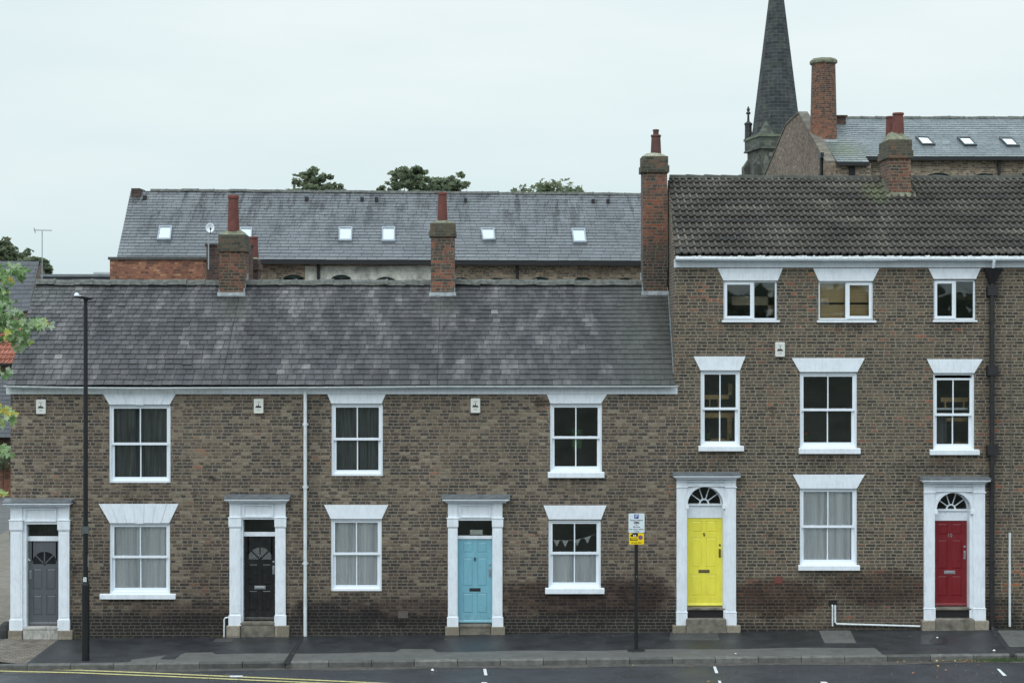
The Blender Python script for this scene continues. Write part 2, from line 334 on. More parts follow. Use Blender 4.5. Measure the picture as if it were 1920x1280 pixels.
M['rubble'] = brick('rubble_wall', [(0, (.06, .045, .036)), (.35, (.14, .10, .072)), (.7, (.24, .175, .125)), (1, (.33, .26, .19))], (.19, .15, .115), bw=.2, rh=.12, ms=.02, wob=.03)
M['slate_front'] = slate('slate_front', [(0, (.017, .017, .018)), (.3, (.032, .031, .033)), (.55, (.064, .061, .063)), (.8, (.118, .112, .110)), (1, (.175, .168, .16))], 1.65, .5,
    green=[(PX(1215, 1.5), PZ(630, 1.5), 1.0, 2.0, .75), (PX(60, 2.8), PZ(545, 2.8), 1.5, .5, .6), (PX(440, 2.2), PZ(580, 2.2), .6, .35, .7), (PX(830, 2.2), PZ(580, 2.2), .5, .3, .6)], moss=(.075, .082, .068), pitted=.35)
M['slate_rear'] = slate('slate_rear', [(0, (.055, .059, .064)), (.4, (.098, .105, .112)), (.7, (.135, .144, .150)), (1, (.19, .20, .205))], .2, .5, stainsc=(9.6, 11.6))
M['slate_wet'] = slate('slate_wet', [(0, (.10, .118, .122)), (.5, (.145, .168, .172)), (1, (.22, .245, .245))], .25, .38,  # wet slates, their sky sheen put into the paler base tones
    green=[((1590 - 920) * 61 / F, CAM_H + 320 * 61 / F, .9, .5, .9)], moss=(.12, .14, .075))
M['slate_left'] = slate('slate_left', [(0, (.03, .032, .037)), (.5, (.055, .058, .066)), (1, (.10, .102, .11))], .2, .55)
M['pantile'] = slate('pantile', [(0, (.16, .055, .035)), (.5, (.32, .11, .07)), (1, (.46, .20, .13))], .3, .8)
M['conc_tile'] = slate('conc_tile', [(0, (.024, .021, .018)), (.4, (.052, .046, .038)), (.7, (.090, .080, .065)), (1, (.16, .145, .118))], .35, .85,
    green=[(PX(1640, 2.6), PZ(362, 2.6), .38, .3, .75)], moss=(.12, .135, .065), pitted=.2)
M['ridge'] = simple('ridge_tile', (.10, .105, .095), .85, .5, 9, bump=.004)
M['ridge_dark'] = simple('ridge_dark', (.055, .055, .045), .85, .4, 4)
M['white'] = paint('white_paint', dirt=.09)
M['white_old'] = paint('white_gutter', (.72, .77, .78), .14)
M['upvc'] = paint('white_frame', (.80, .855, .91), .03)

M['lead'] = simple('lead', (.12, .135, .145), .5, .3, 7)
M['flash'] = simple('pale_lead', (.36, .40, .42), .5, .35, 8, bump=.004)
M['mortar'] = simple('lime_mortar', (.30, .29, .22), .95, .4, 10, bump=.01)
M['lichen'] = simple('lichen_mortar', (.17, .175, .12), .95, .5, 9, bump=.012)
M['pot'] = simple('terracotta', (.135, .042, .032), .75, .25, 5)
M['stone'] = brick('plinth_stone', [(0, (.18, .155, .115)), (1, (.34, .30, .24))], (.14, .12, .09), bw=3, rh=2, ms=.001, var=.45)
M['step'] = simple('step_stone', (.16, .145, .115), .85, .45, 6, bump=.006)
M['step_white'] = paint('step_paint', (.55, .54, .50), .35)
M['glass'] = glass('window_glass', 1.3)
M['skyglass'] = glass('skylight_glass', 5.0)
M['darkglass'] = simple('dark_fan_glass', (.012, .013, .014), .08, .2, 5)
M['inside'] = simple('inside', (.34, .33, .31), .9, .2, 2)
M['floorin'] = simple('inside_floor', (.15, .13, .11), .9, .2, 2)
M['net'] = simple('net_curtain', (.86, .88, .91), .95, .26, 2.6, stretch=(4, 1, .12))  # vertical colour streaks painted in for shaded folds and denser cloth
M['drape'] = simple('dark_drape', (.12, .13, .13), .95, .5, 5, stretch=(4, 1, .2))
M['black'] = simple('black_metal', (.010, .010, .011), .45, .2, 8)
M['black_iron'] = simple('black_iron', (.018, .018, .020), .45, .4, 12, bump=.004)
M['timber'] = simple('pine', (.62, .42, .18), .6, .2, 10)
M['blind_or_backing'] = simple('bamboo', (.72, .52, .27), .8, .25, 3, stretch=(.5, 1, 60))
M['brass'] = simple('brass', (.20, .16, .09), .4, .2, 10, metal=.7)
M['chrome'] = simple('chrome', (.5, .52, .54), .3, .1, 10, metal=.8)
M['dark'] = simple('dark_gap', (.012, .012, .013), .9)
M['green_win'] = simple('green_frame', (.03, .065, .06), .6)
M['alarm'] = simple('alarm_plastic', (.66, .67, .62), .5, .05)
M['asphalt'] = ground('pavement_asphalt', (.026, .028, .031), .28, .62, 2.2)
M['asphalt_old'] = ground('pavement_old', (.105, .105, .098), .2, .8, 3)
M['road'] = ground('road_asphalt', (.036, .039, .045), .22, .6, 2.0)
M['channel'] = ground('road_channel', (.075, .070, .062), .4, .8, 5)
M['lane'] = ground('lane_asphalt', (.10, .10, .098), .3, .75, .8)
M['cobble'] = brick('cobbles', [(0, (.09, .07, .055)), (.5, (.15, .125, .10)), (1, (.21, .18, .14))], (.08, .07, .06), bw=.2, rh=.1)
M['path'] = ground('setts', (.17, .15, .12), .3, .9, 5)
M['grass'] = ground('grass', (.036, .044, .028), .5, .95, 1.5)
M['yellow'] = ground('yellow_paint', (.50, .45, .20), .35, .7, 12)
M['white_line'] = ground('white_line', (.62, .64, .64), .15, .7, 12)
M['kerb'] = None
t = NT('kerb_stone'); c = t.ramp(t.attr(), [(0, (.075, .075, .07)), (1, (.16, .158, .145))])
c = t.mix(1.0, c, t.ramp(t.noise(6, 6, rough=.7).outputs["Fac"], [(.3, .55), (.7, 1.3)]), 'MULTIPLY'); t.color(c); t.rough(.8); t.bump(t.noise(50, 3).outputs["Fac"], .005); M['kerb'] = t.mat
def leafmat(name, stops, trans=.25):
    t = NT(name); c = t.ramp(t.attr(), stops)
    t.color(c); t.rough(.6)
    tl = t.n.new("ShaderNodeBsdfTranslucent"); t.l.new(c, tl.inputs[0])
    mx = t.n.new("ShaderNodeMixShader"); mx.inputs[0].default_value = trans
    t.l.new(t.b.outputs[0], mx.inputs[1]); t.l.new(tl.outputs[0], mx.inputs[2]); t.l.new(mx.outputs[0], t.out.inputs[0]); return t.mat
M['leaf_far'] = leafmat('far_leaves', [(0, (.08, .105, .07)), (.6, (.15, .19, .11)), (1, (.24, .26, .15))], .5)
M['leaf_near'] = leafmat('maple_leaves', [(0, (.05, .11, .03)), (.35, (.11, .21, .06)), (.6, (.22, .33, .13)), (.78, (.42, .50, .36)), (.92, (.40, .50, .12)), (1, (.62, .40, .04))])
M['bark'] = simple('bark', (.06, .05, .04), .9, .3, 6, bump=.01)
M['fallen'] = leafmat('fallen_leaves', [(0, (.20, .07, .03)), (.6, (.42, .17, .06)), (1, (.50, .38, .12))], 0)
M['weed'] = leafmat('weeds', [(0, (.03, .07, .02)), (1, (.08, .14, .04))], .1)

def flat_paint(name, col, rough=.35):
    t = NT(name); c = t.ramp(t.noise(4, 5, stretch=(1.5, 1, .5), rough=.7).outputs["Fac"], [(.3, tuple(k * .86 for k in col)), (.65, col)])
    p = t.sepxyz(t.pos()); g_ = t.math('MULTIPLY', t.math('DIVIDE', t.math('SUBTRACT', .75, p[2]), .6, clamp=True), t.ramp(t.noise(9, 5, rough=.8).outputs["Fac"], [(.45, 0.0), (.7, .6)]))
    t.color(t.mix(g_, c, (.10, .09, .08))); t.rough(t.ramp(t.noise(6, 4).outputs["Fac"], [(.3, rough - .1), (.7, rough + .15)])); t.bump(t.noise(30, 3, stretch=(1, 1, .2)).outputs["Fac"], .002); return t.mat
DOORC = {6: flat_paint('grey_door', (.108, .117, .130)), 7: flat_paint('black_door', (.012, .012, .013), .3), 8: flat_paint('blue_door', (.20, .45, .54)),
         9: flat_paint('yellow_door', (.86, .78, .085)), 10: flat_paint('red_door', (.19, .011, .016))}

# ---------------------------------------------------------------- ground, road, pavement
KY = -2.8                                   # back edge of the kerb
def strip(name, mat, X0, X1, Y0, Y1, dz, n=40, f0=None, f1=None, z1=None):
    m = MB()
    for i in range(n):
        a = X0 + (X1 - X0) * i / n; b = X0 + (X1 - X0) * (i + 1) / n
        ya0 = f0(a) if f0 else Y0; yb0 = f0(b) if f0 else Y0; ya1 = f1(a) if f1 else Y1; yb1 = f1(b) if f1 else Y1
        m.face([(a, ya0, gz(a) + dz), (b, yb0, gz(b) + dz), (b, yb1, gz(b) + (z1 if z1 is not None else dz)), (a, ya1, gz(a) + (z1 if z1 is not None else dz))])
    return m.build(name, mat, kind="structure")
m = MB()
prof = [(-13.0, -.35), (-15, -.1), (-20, 1.2), (-30, 4.0), (-36, 5.5), (-46, 5.5), (-70, 2), (-600, 0)]
for i in range(len(prof) - 1):
    (y1, z1), (y0, z0) = prof[i], prof[i + 1]
    for a, b in ((-700, -120), (-120, -20), (-20, 20), (20, 120), (120, 700)):
        m.face([(a, y0, z0), (b, y0, z0), (b, y1, z1), (a, y1, z1)])
m.build('grass_bank', M['grass'], kind="structure")
m = MB(); m.face([(-900, -13, -.36), (900, -13, -.36), (900, 1500, -.36), (-900, 1500, -.36)]); m.build('ground', M['lane'], kind="structure")
kerbx0 = PX(40, -2.8)
strip('pavement', M['asphalt'], kerbx0 + .1, 24, KY, .4, 0)
def kf(X): return KY - .14
strip('road', M['road'], -40, 40, -13.2, KY - .1, -.12)
strip('road_channel', M['channel'], -10.5, 30, KY - .50, KY - .13, -.116, f0=lambda X: KY - .42 - .06 * math.sin(X * 1.7) - .03 * math.sin(X * 5.1))
# kerb stones
m = MB(); X = -10.95; random.seed(3)
while X < 24:
    L = .93; m.tint = random.random(); a, b = X + .006, X + L - .006; g0, g1 = gz(a), gz(b)
    y0, y1 = KY - .14, KY
    vs = [(a, y0, g0 - .2), (b, y0, g1 - .2), (b, y0 + .0, g1 - .02), (a, y0 + .0, g0 - .02), (a, y0 + .02, g0 + .006), (b, y0 + .02, g1 + .006), (b, y1, g1 + .006), (a, y1, g0 + .006), (b, y1, g1 - .2), (a, y1, g0 - .2)]
    m.raw(vs, [(0, 1, 2, 3), (3, 2, 5, 4), (4, 5, 6, 7), (1, 8, 6, 5, 2), (9, 0, 3, 4, 7)])
    X += L
# rounded kerb at the lane corner, left of house 6
cx = -10.95; random.seed(4)
pts = [(cx, KY - .14), (cx - .35, KY - .02), (cx - .62, KY + .35), (cx - .75, KY + .95), (cx - .55, KY + 1.7)]
for (a, b) in zip(pts, pts[1:]):
    m.tint = .8 + random.random() * .2; g = gz(cx); d = Vector((b[0] - a[0], b[1] - a[1], 0)).normalized(); nx, ny = d.y * -1, d.x
    if nx < 0: nx, ny = -nx, -ny
    i0 = (a[0] + nx * .17, a[1] + ny * .17 + .02); i1 = (b[0] + nx * .17, b[1] + ny * .17)
    m.raw([(a[0], a[1], g - .2), (b[0], b[1], g - .2), (b[0], b[1], g + .006), (a[0], a[1], g + .006), (i1[0], i1[1], g + .008), (i0[0], i0[1], g + .008)], [(0, 1, 2, 3), (1, 0, 3, 2), (3, 2, 4, 5)])
m.build('kerb', M['kerb'], kind="structure")
# cobbled corner
g = gz(cx); m = MB(); cob = [(cx - .33, KY + .12), (PX(150, -2.7) + 1.0, KY), (PX(150, -1) + 1.2, KY + 1.5), (PX(160), -.02), (cx - .5, -.02), (cx - .62, KY + 1.4), (cx - .55, KY + .6)]
cob = [(p[0], p[1]) for p in cob]
m.face([(PX(40, KY) + .0, KY + .004, g + .004), (PX(135, KY), KY + .004, g + .004), (PX(170, -.4), -.35, g + .006), (PX(168), -.02, g + .006), (cx - .42, -.02, g + .004), (cx - .58, -1.1, g + .004), (cx - .5, KY + .5, g + .004)])
t = NT('cobble_ground'); p = t.sepxyz(t.pos()); br = t.n.new("ShaderNodeTexBrick"); t.l.new(t.comb(p[0], p[1]), br.inputs["Vector"])
for k, v in (("Scale", 1), ("Mortar Size", .008), ("Brick Width", .2), ("Row Height", .11)): br.inputs[k].default_value = v
br.inputs["Color1"].default_value = (.12, .10, .08, 1); br.inputs["Color2"].default_value = (.20, .17, .135, 1); br.inputs["Mortar"].default_value = (.05, .045, .04, 1)
t.color(t.mix(1.0, br.outputs["Color"], t.ramp(t.noise(6, 5).outputs["Fac"], [(.3, .65), (.7, 1.3)]), 'MULTIPLY')); t.rough(.85); t.bump(br.outputs["Fac"], -.01); M['cob'] = t.mat
m.build('cobbled_corner', M['cob'], kind="structure")
def patch(name, mat, pix, dz):           # patch of paving given by its corner pixels on the pavement plane
    m = MB(); pts = []
    for (px, py) in pix:
        X = PX(px, -1.5)
        for _ in range(4):
            d = (CAM_H - gz(X) - dz) * F / (py - 600); X = (px - 920) * d / F
        pts.append((X, d - CAM_D, gz(X) + dz))
    m.face(pts); return m.build(name, mat, kind="structure")
strip('concrete_strip', M['asphalt_old'], PX(242, KY), PX(1655, KY), KY + .003, KY + .9, .004, f1=lambda X: KY + .78 + .05 * math.sin(X * 2.1) + (.32 if -.15 < X - PX(770) < .6 else 0) + (.25 if -.2 < X - PX(385) < .5 else 0) - max(0, (PX(300, KY) - X)) * .8 , n=140)
patch('pavement_patch', M['asphalt_old'], [(1546, 1205), (1606, 1205), (1594, 1181), (1535, 1181)], .005)
patch('pavement_patch', M['asphalt_old'], [(1893, 1212), (1990, 1212), (1990, 1181), (1866, 1181)], .005)
patch('pavement_patch', M['asphalt'], [(300, 1235), (328, 1235), (338, 1227), (312, 1227)], .007)
patch('pavement_patch', ground('patch_mid', (.055, .058, .058), .2, .75, 3), [(1255, 1200), (1350, 1200), (1345, 1182), (1257, 1182)], .005)
patch('pavement_patch', ground('patch_mid', (.06, .06, .058), .2, .75, 3), [(398, 1203), (433, 1203), (440, 1196), (405, 1196)], .005)
patch('trench_line', M['dark'], [(530, 1243), (544, 1243), (570, 1192), (564, 1192)], .008)
patch('trench_line', ground('trench', (.022, .024, .026), .2, .8, 3), [(1895, 1228), (1905, 1228), (1870, 1181), (1858, 1181)], .007)
def road_poly(name, mat, pix, dz=-.116):
    m = MB(); pts = []
    for (px, py) in pix:
        X = PX(px, -3)
        for _ in range(4):
            d = (CAM_H - gz(X) - dz) * F / (py - 600); X = (px - 920) * d / F
        pts.append((X, d - CAM_D, gz(X) + dz))
    m.face(pts); return m.build(name, mat, kind="structure")
yl = [(-160, 1247), (0, 1251.0), (150, 1254.5), (300, 1260.5), (450, 1267), (600, 1273.5), (760, 1281), (900, 1289), (1100, 1300)]
for off in (0, 5.0):
    m = MB()
    for (a, b) in zip(yl, yl[1:]):
        q = []
        for (px, py) in ((a[0], a[1] + off + 1.9), (b[0], b[1] + off + 1.9), (b[0], b[1] + off), (a[0], a[1] + off)):
            X = PX(px, -3)
            for _ in range(4):
                d = (CAM_H - gz(X) + .111) * F / (py - 600); X = (px - 920) * d / F
            q.append((X, d - CAM_D, gz(X) - .111))
        m.face(q)
    m.build('yellow_line', M['yellow'], kind="structure")
for q in ([(906, 1253), (911.5, 1253), (914, 1265), (908, 1265)], [(903, 1278), (914, 1278), (910, 1284), (900, 1284)], [(1337, 1248.5), (1342, 1248.5), (1347, 1261), (1341, 1261)],
          [(1346, 1275), (1351, 1275), (1355, 1285), (1350, 1285)], [(1869, 1253), (1874, 1253), (1888, 1266), (1881, 1266)], [(1538, 1277), (1549, 1277), (1560, 1284), (1542, 1284)], [(430, 1265.5), (456, 1265.5), (452, 1268.5), (432, 1268.5)]):
    road_poly('bay_marking', M['white_line'], q, -.107)
# lane beside house 6
lx = PX(14)
m = MB(); m.face([(-16, -2.6, -.14), (lx + .25, -2.6, -.14), (lx + .25, 0.3, -.13), (lx + .25, 32, -.13), (-22, 32, -.13), (-22, 0, -.13)]); m.build('lane', M['lane'], kind="structure")
m = MB(); a, b = WD(-60, 1180, 38.7), WD(16, 1180, 38.7); c, d_ = WD(17, 985, 57.8), WD(-60, 1018, 52.5)
m.face([(a.x, a.y, -.10), (b.x + .2, b.y, -.10), (c.x, c.y, -.10), (d_.x, d_.y, -.10)]); m.build('setts_path', M['path'], kind="structure")

# ---------------------------------------------------------------- roofs
def roof_slates(P00, P10, P01, P11, gauge0, gauge1, w0, w1, tintf, mat, name, parent, th=.011, cut=None, seed=1, lift=.015, gap=.005):
    """Slates laid over the patch P00-P10 (eave) / P01-P11 (ridge)."""
    rnd = random.Random(seed)
    P00, P10, P01, P11 = map(Vector, (P00, P10, P01, P11)); sl = ((P01 - P00).length + (P11 - P10).length) / 2
    nrm = (P10 - P00).cross(P01 - P00).normalized()
    m = MB()
    def pt(u, t): return (P00 * (1 - u) + P10 * u) * (1 - t) + (P01 * (1 - u) + P11 * u) * t
    W = (P10 - P00).length
    m.tint = 0; b = -.012
    m.raw([pt(0, 0) + nrm * b, pt(1, 0) + nrm * b, pt(1, 1) + nrm * b, pt(0, 1) + nrm * b], [(0, 1, 2, 3)])
    t = 0.0; r = 0
    while t < 1 - .2 * gauge1 / sl:
        k = t; gg = gauge0 + (gauge1 - gauge0) * k; ww = w0 + (w1 - w0) * k; t2 = min(1.0, t + gg * 1.12 / sl)
        u = -(ww / W) * (0.5 if r % 2 else 0.0) - rnd.random() * .1 * ww / W
        while u < 1:
            du = ww / W * (1 + rnd.uniform(-.12, .12)); a, c = max(0, u) + gap / W, min(1, u + du) - gap / W
            if c > a + .01 / W:
                mid = pt((a + c) / 2, t)
                m.tint = tintf((a + c) / 2 * W, t * sl, mid, rnd)
                j0 = rnd.uniform(-.004, .006) / sl; jz = rnd.uniform(0, .006)
                if rnd.random() < .008: j0 -= rnd.uniform(.015, .035) / sl; jz += .006
                A, B = pt(a, t + j0) + nrm * (lift + jz), pt(c, t + j0 + rnd.uniform(-.004, .004) / sl) + nrm * (lift + jz + rnd.uniform(0, .003))
                C, D = pt(c, t2) + nrm * .003, pt(a, t2) + nrm * .003
                A2, B2 = A - nrm * th, B - nrm * th
                m.raw([A, B, C, D, A2, B2, C - nrm * .01, D - nrm * .01], [(0, 1, 2, 3), (4, 5, 1, 0), (5, 6, 2, 1), (7, 4, 0, 3)])
            u += du
        t += gg / sl; r += 1
    return m.build(name, mat, parent)

EY, RY = -.16, 3.1                      # eave and ridge of the low houses' front slope
EZ, RZ = PZ(722, EY) + .0, PZ(531, RY)
def front_z(Y): return EZ + (RZ - EZ) * (Y - EY) / (RY - EY)
def lowtint(x, s, p, rnd):
    n = noise.noise(Vector((p.x * 1.2, s * .4, 3.1))) * .8 + noise.noise(Vector((p.x * 3.6, s * 1.1, 9))) * .7
    k = max(0, min(1, (p.x - PX(1110)) / .8))
    return max(0, min(1, .38 - .06 * k + n * (.42 - .2 * k) + (rnd.uniform(-.13, .13) + (rnd.random() < .04) * .22) * (1 - .4 * k)))

# ---------------------------------------------------------------- windows
def arch_lintel(m, tx0, tx1, bx0, bx1, tz, bz, Y, seg=0):
    if not seg: m.prism([(bx0, bz), (bx1, bz), (tx1, tz), (tx0, tz)], Y, Y + .2); return
    for i in range(seg):
        a, b = i / seg, (i + 1) / seg; g = .0045; dz = .012 if i == seg // 2 else 0
        m.prism([(bx0 + (bx1 - bx0) * a + g, bz - dz), (bx0 + (bx1 - bx0) * b - g, bz - dz), (tx0 + (tx1 - tx0) * b - g, tz), (tx0 + (tx1 - tx0) * a + g, tz)], Y - (.006 if i % 2 else 0), Y + .19)
    m.prism([(bx0, bz + .01), (bx1, bz + .01), (tx1, tz - .002), (tx0, tz - .002)], Y + .012, Y + .19)

def curtain(parent, x0, x1, z0, z1, Y, mat, amp=.03, waves=9, taper=0.0, name='curtain', seed=0, label=None, gap=None):
    rnd = random.Random(seed); n = waves * 8; m = MB(); ph = [rnd.uniform(0, 6) for _ in range(4)]; rows = 7
    def off(u): return amp * (math.sin(u * waves * 6.28 + ph[0] + 1.3 * math.sin(u * 9 + ph[1])) + .5 * math.sin(u * waves * 2.7 * 6.28 + ph[2]))
    vs = []
    for j in range(rows + 1):
        t = j / rows
        for i in range(n + 1):
            u = i / n; xx = x0 + (x1 - x0) * (u + taper * (1 - t) * math.sin(u * 3.14) * math.sin(ph[3] + u * 5) * .3)
            vs.append((xx, Y + off(u) * (.6 + .4 * t), z0 + (z1 - z0) * t + (0 if j else .02 * math.sin(u * waves * 3))))
    m.raw(vs, [(j * (n + 1) + i, j * (n + 1) + i + 1, (j + 1) * (n + 1) + i + 1, (j + 1) * (n + 1) + i) for j in range(rows) for i in range(n)])
    return m.build(name, mat, parent, smooth=True, label=label)

def sash_window(house, px, lint=None, sill=None, Y0=0.0, seg=0, curt=None, mid=None, slipped=0, catches=True, seed=0):
    x0, x1 = PX(px[0]), PX(px[1]); z1, z0 = PZ(px[2]), PZ(px[3])
    FY = Y0 + .035
    m = MB(); fw = .052
    # stepped box frame
    m.box(x0, x0 + fw, FY, FY + .16, z0, z1); m.box(x1 - fw, x1, FY, FY + .16, z0, z1)
    m.box(x0 + fw, x1 - fw, FY, FY + .16, z1 - fw, z1); m.box(x0 + fw, x1 - fw, FY, FY + .16, z0, z0 + .055)
    w = m.build('window', M['upvc'], house, bevel=.006)
    zm = PZ(mid) if mid else (z0 + z1) / 2 + .0
    a, b = x0 + fw, x1 - fw; top = z1 - fw - slipped
    def sash(nm, za, zb, Y, br, tr, side):
        s = MB(); sw = side
        s.box(a, a + sw, Y, Y + .045, za, zb); s.box(b - sw, b, Y, Y + .045, za, zb)
        s.box(a + sw, b - sw, Y, Y + .045, za, za + br); s.box(a + sw, b - sw, Y, Y + .045, zb - tr, zb)
        c = (a + b) / 2; s.box(c - .013, c + .013, Y + .006, Y + .04, za + br, zb - tr)
        o = s.build(nm, M['upvc'], w)
        return (a + sw, b - sw, za + br, zb - tr, Y + .022)
    u = sash('sash', zm - .03, top, FY + .022, .058, .045, .048)
    l = sash('sash', z0 + .055, zm + .01 , FY + .070, .075, .035, .060)
    g = MB(); g.box(u[0], u[1], u[4] - .002, u[4] + .002, u[2], u[3]); g.box(l[0], l[1], l[4] - .002, l[4] + .002, l[2], l[3]); g.build('pane', M['glass'], w)
    for c in (a + .20 * (b - a), a + .80 * (b - a)):
        if catches: h = MB(); h.box(c - .025, c + .025, FY + .03, FY + .055, zm + .010, zm + .032); h.build('catch', M['white_old'], w)
    if lint:
        lm = MB(); arch_lintel(lm, PX(lint[2]), PX(lint[3]), PX(lint[0]), PX(lint[1]), PZ(lint[4]), PZ(lint[5]) + .001, Y0 - .022, seg); lm.build('lintel', M['white'], w)
    if sill:
        sm = MB(); a0, a1, s1, s0 = PX(sill[0]), PX(sill[1]), PZ(sill[2]), PZ(sill[3])
        sm.xprism([(Y0 - .075, s0), (Y0 + .1, s0), (Y0 + .1, s1 + .012), (Y0 - .0, s1 + .01), (Y0 - .075, s1 - .004)], a0, a1); sm.build('sill', M['white'], w, bevel=.006)
    if curt: curt(w, x0, x1, z0, z1, zm, FY)
    return w, (x0, x1, z0, z1)

def casement(house, px, lint, sill, Y0, split, opener, curt=None):
    x0, x1 = PX(px[0]), PX(px[1]); z1, z0 = PZ(px[2]), PZ(px[3]); FY = Y0 + .04; fw = .045
    m = MB(); m.box(x0, x0 + fw, FY, FY + .08, z0, z1); m.box(x1 - fw, x1, FY, FY + .08, z0, z1)
    m.box(x0 + fw, x1 - fw, FY, FY + .08, z1 - fw, z1); m.box(x0 + fw, x1 - fw, FY, FY + .08, z0, z0 + fw)
    c = x0 + (x1 - x0) * split; m.box(c - .024, c + .024, FY, FY + .08, z0 + fw, z1 - fw)
    w = m.build('window', M['upvc'], house, bevel=.005)
    cells = [(x0 + fw, c - .024), (c + .024, x1 - fw)]
    gm = MB()
    for i, (a, b) in enumerate(cells):
        if i == opener:
            s = MB(); q = .062; za, zb = z0 + fw - .012, z1 - fw + .012; A, B = a - .014, b + .014
            s.box(A, A + q, FY - .014, FY + .03, za, zb); s.box(B - q, B, FY - .014, FY + .03, za, zb); s.box(A + q, B - q, FY - .014, FY + .03, za, za + q); s.box(A + q, B - q, FY - .014, FY + .03, zb - q, zb)
            s.build('sash', M['upvc'], w, bevel=.005); gm.box(A + q, B - q, FY + .006, FY + .010, za + q, zb - q)
        else: gm.box(a, b, FY + .03, FY + .034, z0 + fw, z1 - fw)
    gm.build('pane', M['glass'], w)
    lm = MB(); arch_lintel(lm, PX(lint[2]), PX(lint[3]), PX(lint[0]), PX(lint[1]), PZ(lint[4]), PZ(lint[5]) + .001, Y0 - .022); lm.build('lintel', M['white'], w)
    sm = MB(); sm.box(PX(sill[0]), PX(sill[1]), Y0 - .05, FY + .02, PZ(sill[3]), PZ(sill[2])); sm.build('sill', M['white'], w)
    if curt: curt(w, x0, x1, z0, z1, 0, FY)
    return w, (x0, x1, z0, z1)

# ---------------------------------------------------------------- doors
def text(s, size, x, z, Y, mat, parent, name='lettering', extr=.002, align='CENTER', rx=90, label=None, sx=1.0):
    c = bpy.data.curves.new(name, 'FONT'); c.body = s; c.size = size; c.extrude = extr; c.align_x = align; c.align_y = 'CENTER'
    c.materials.append(mat)
    tmp = bpy.data.objects.new('tmp', c); S.collection.objects.link(tmp); bpy.context.view_layer.update()
    me = bpy.data.meshes.new_from_object(tmp.evaluated_get(bpy.context.evaluated_depsgraph_get())); bpy.data.objects.remove(tmp)
    me.materials.clear(); me.materials.append(mat); me.name = name
    o = bpy.data.objects.new(name, me); o.rotation_euler = (math.radians(rx), 0, 0); link(o, parent, (x, Y, z)); return tag(o, label)

def semi(cx, cz, r, n=20): return [(cx + r * math.cos(math.pi * i / n), cz + r * math.sin(math.pi * i / n)) for i in range(n + 1)]

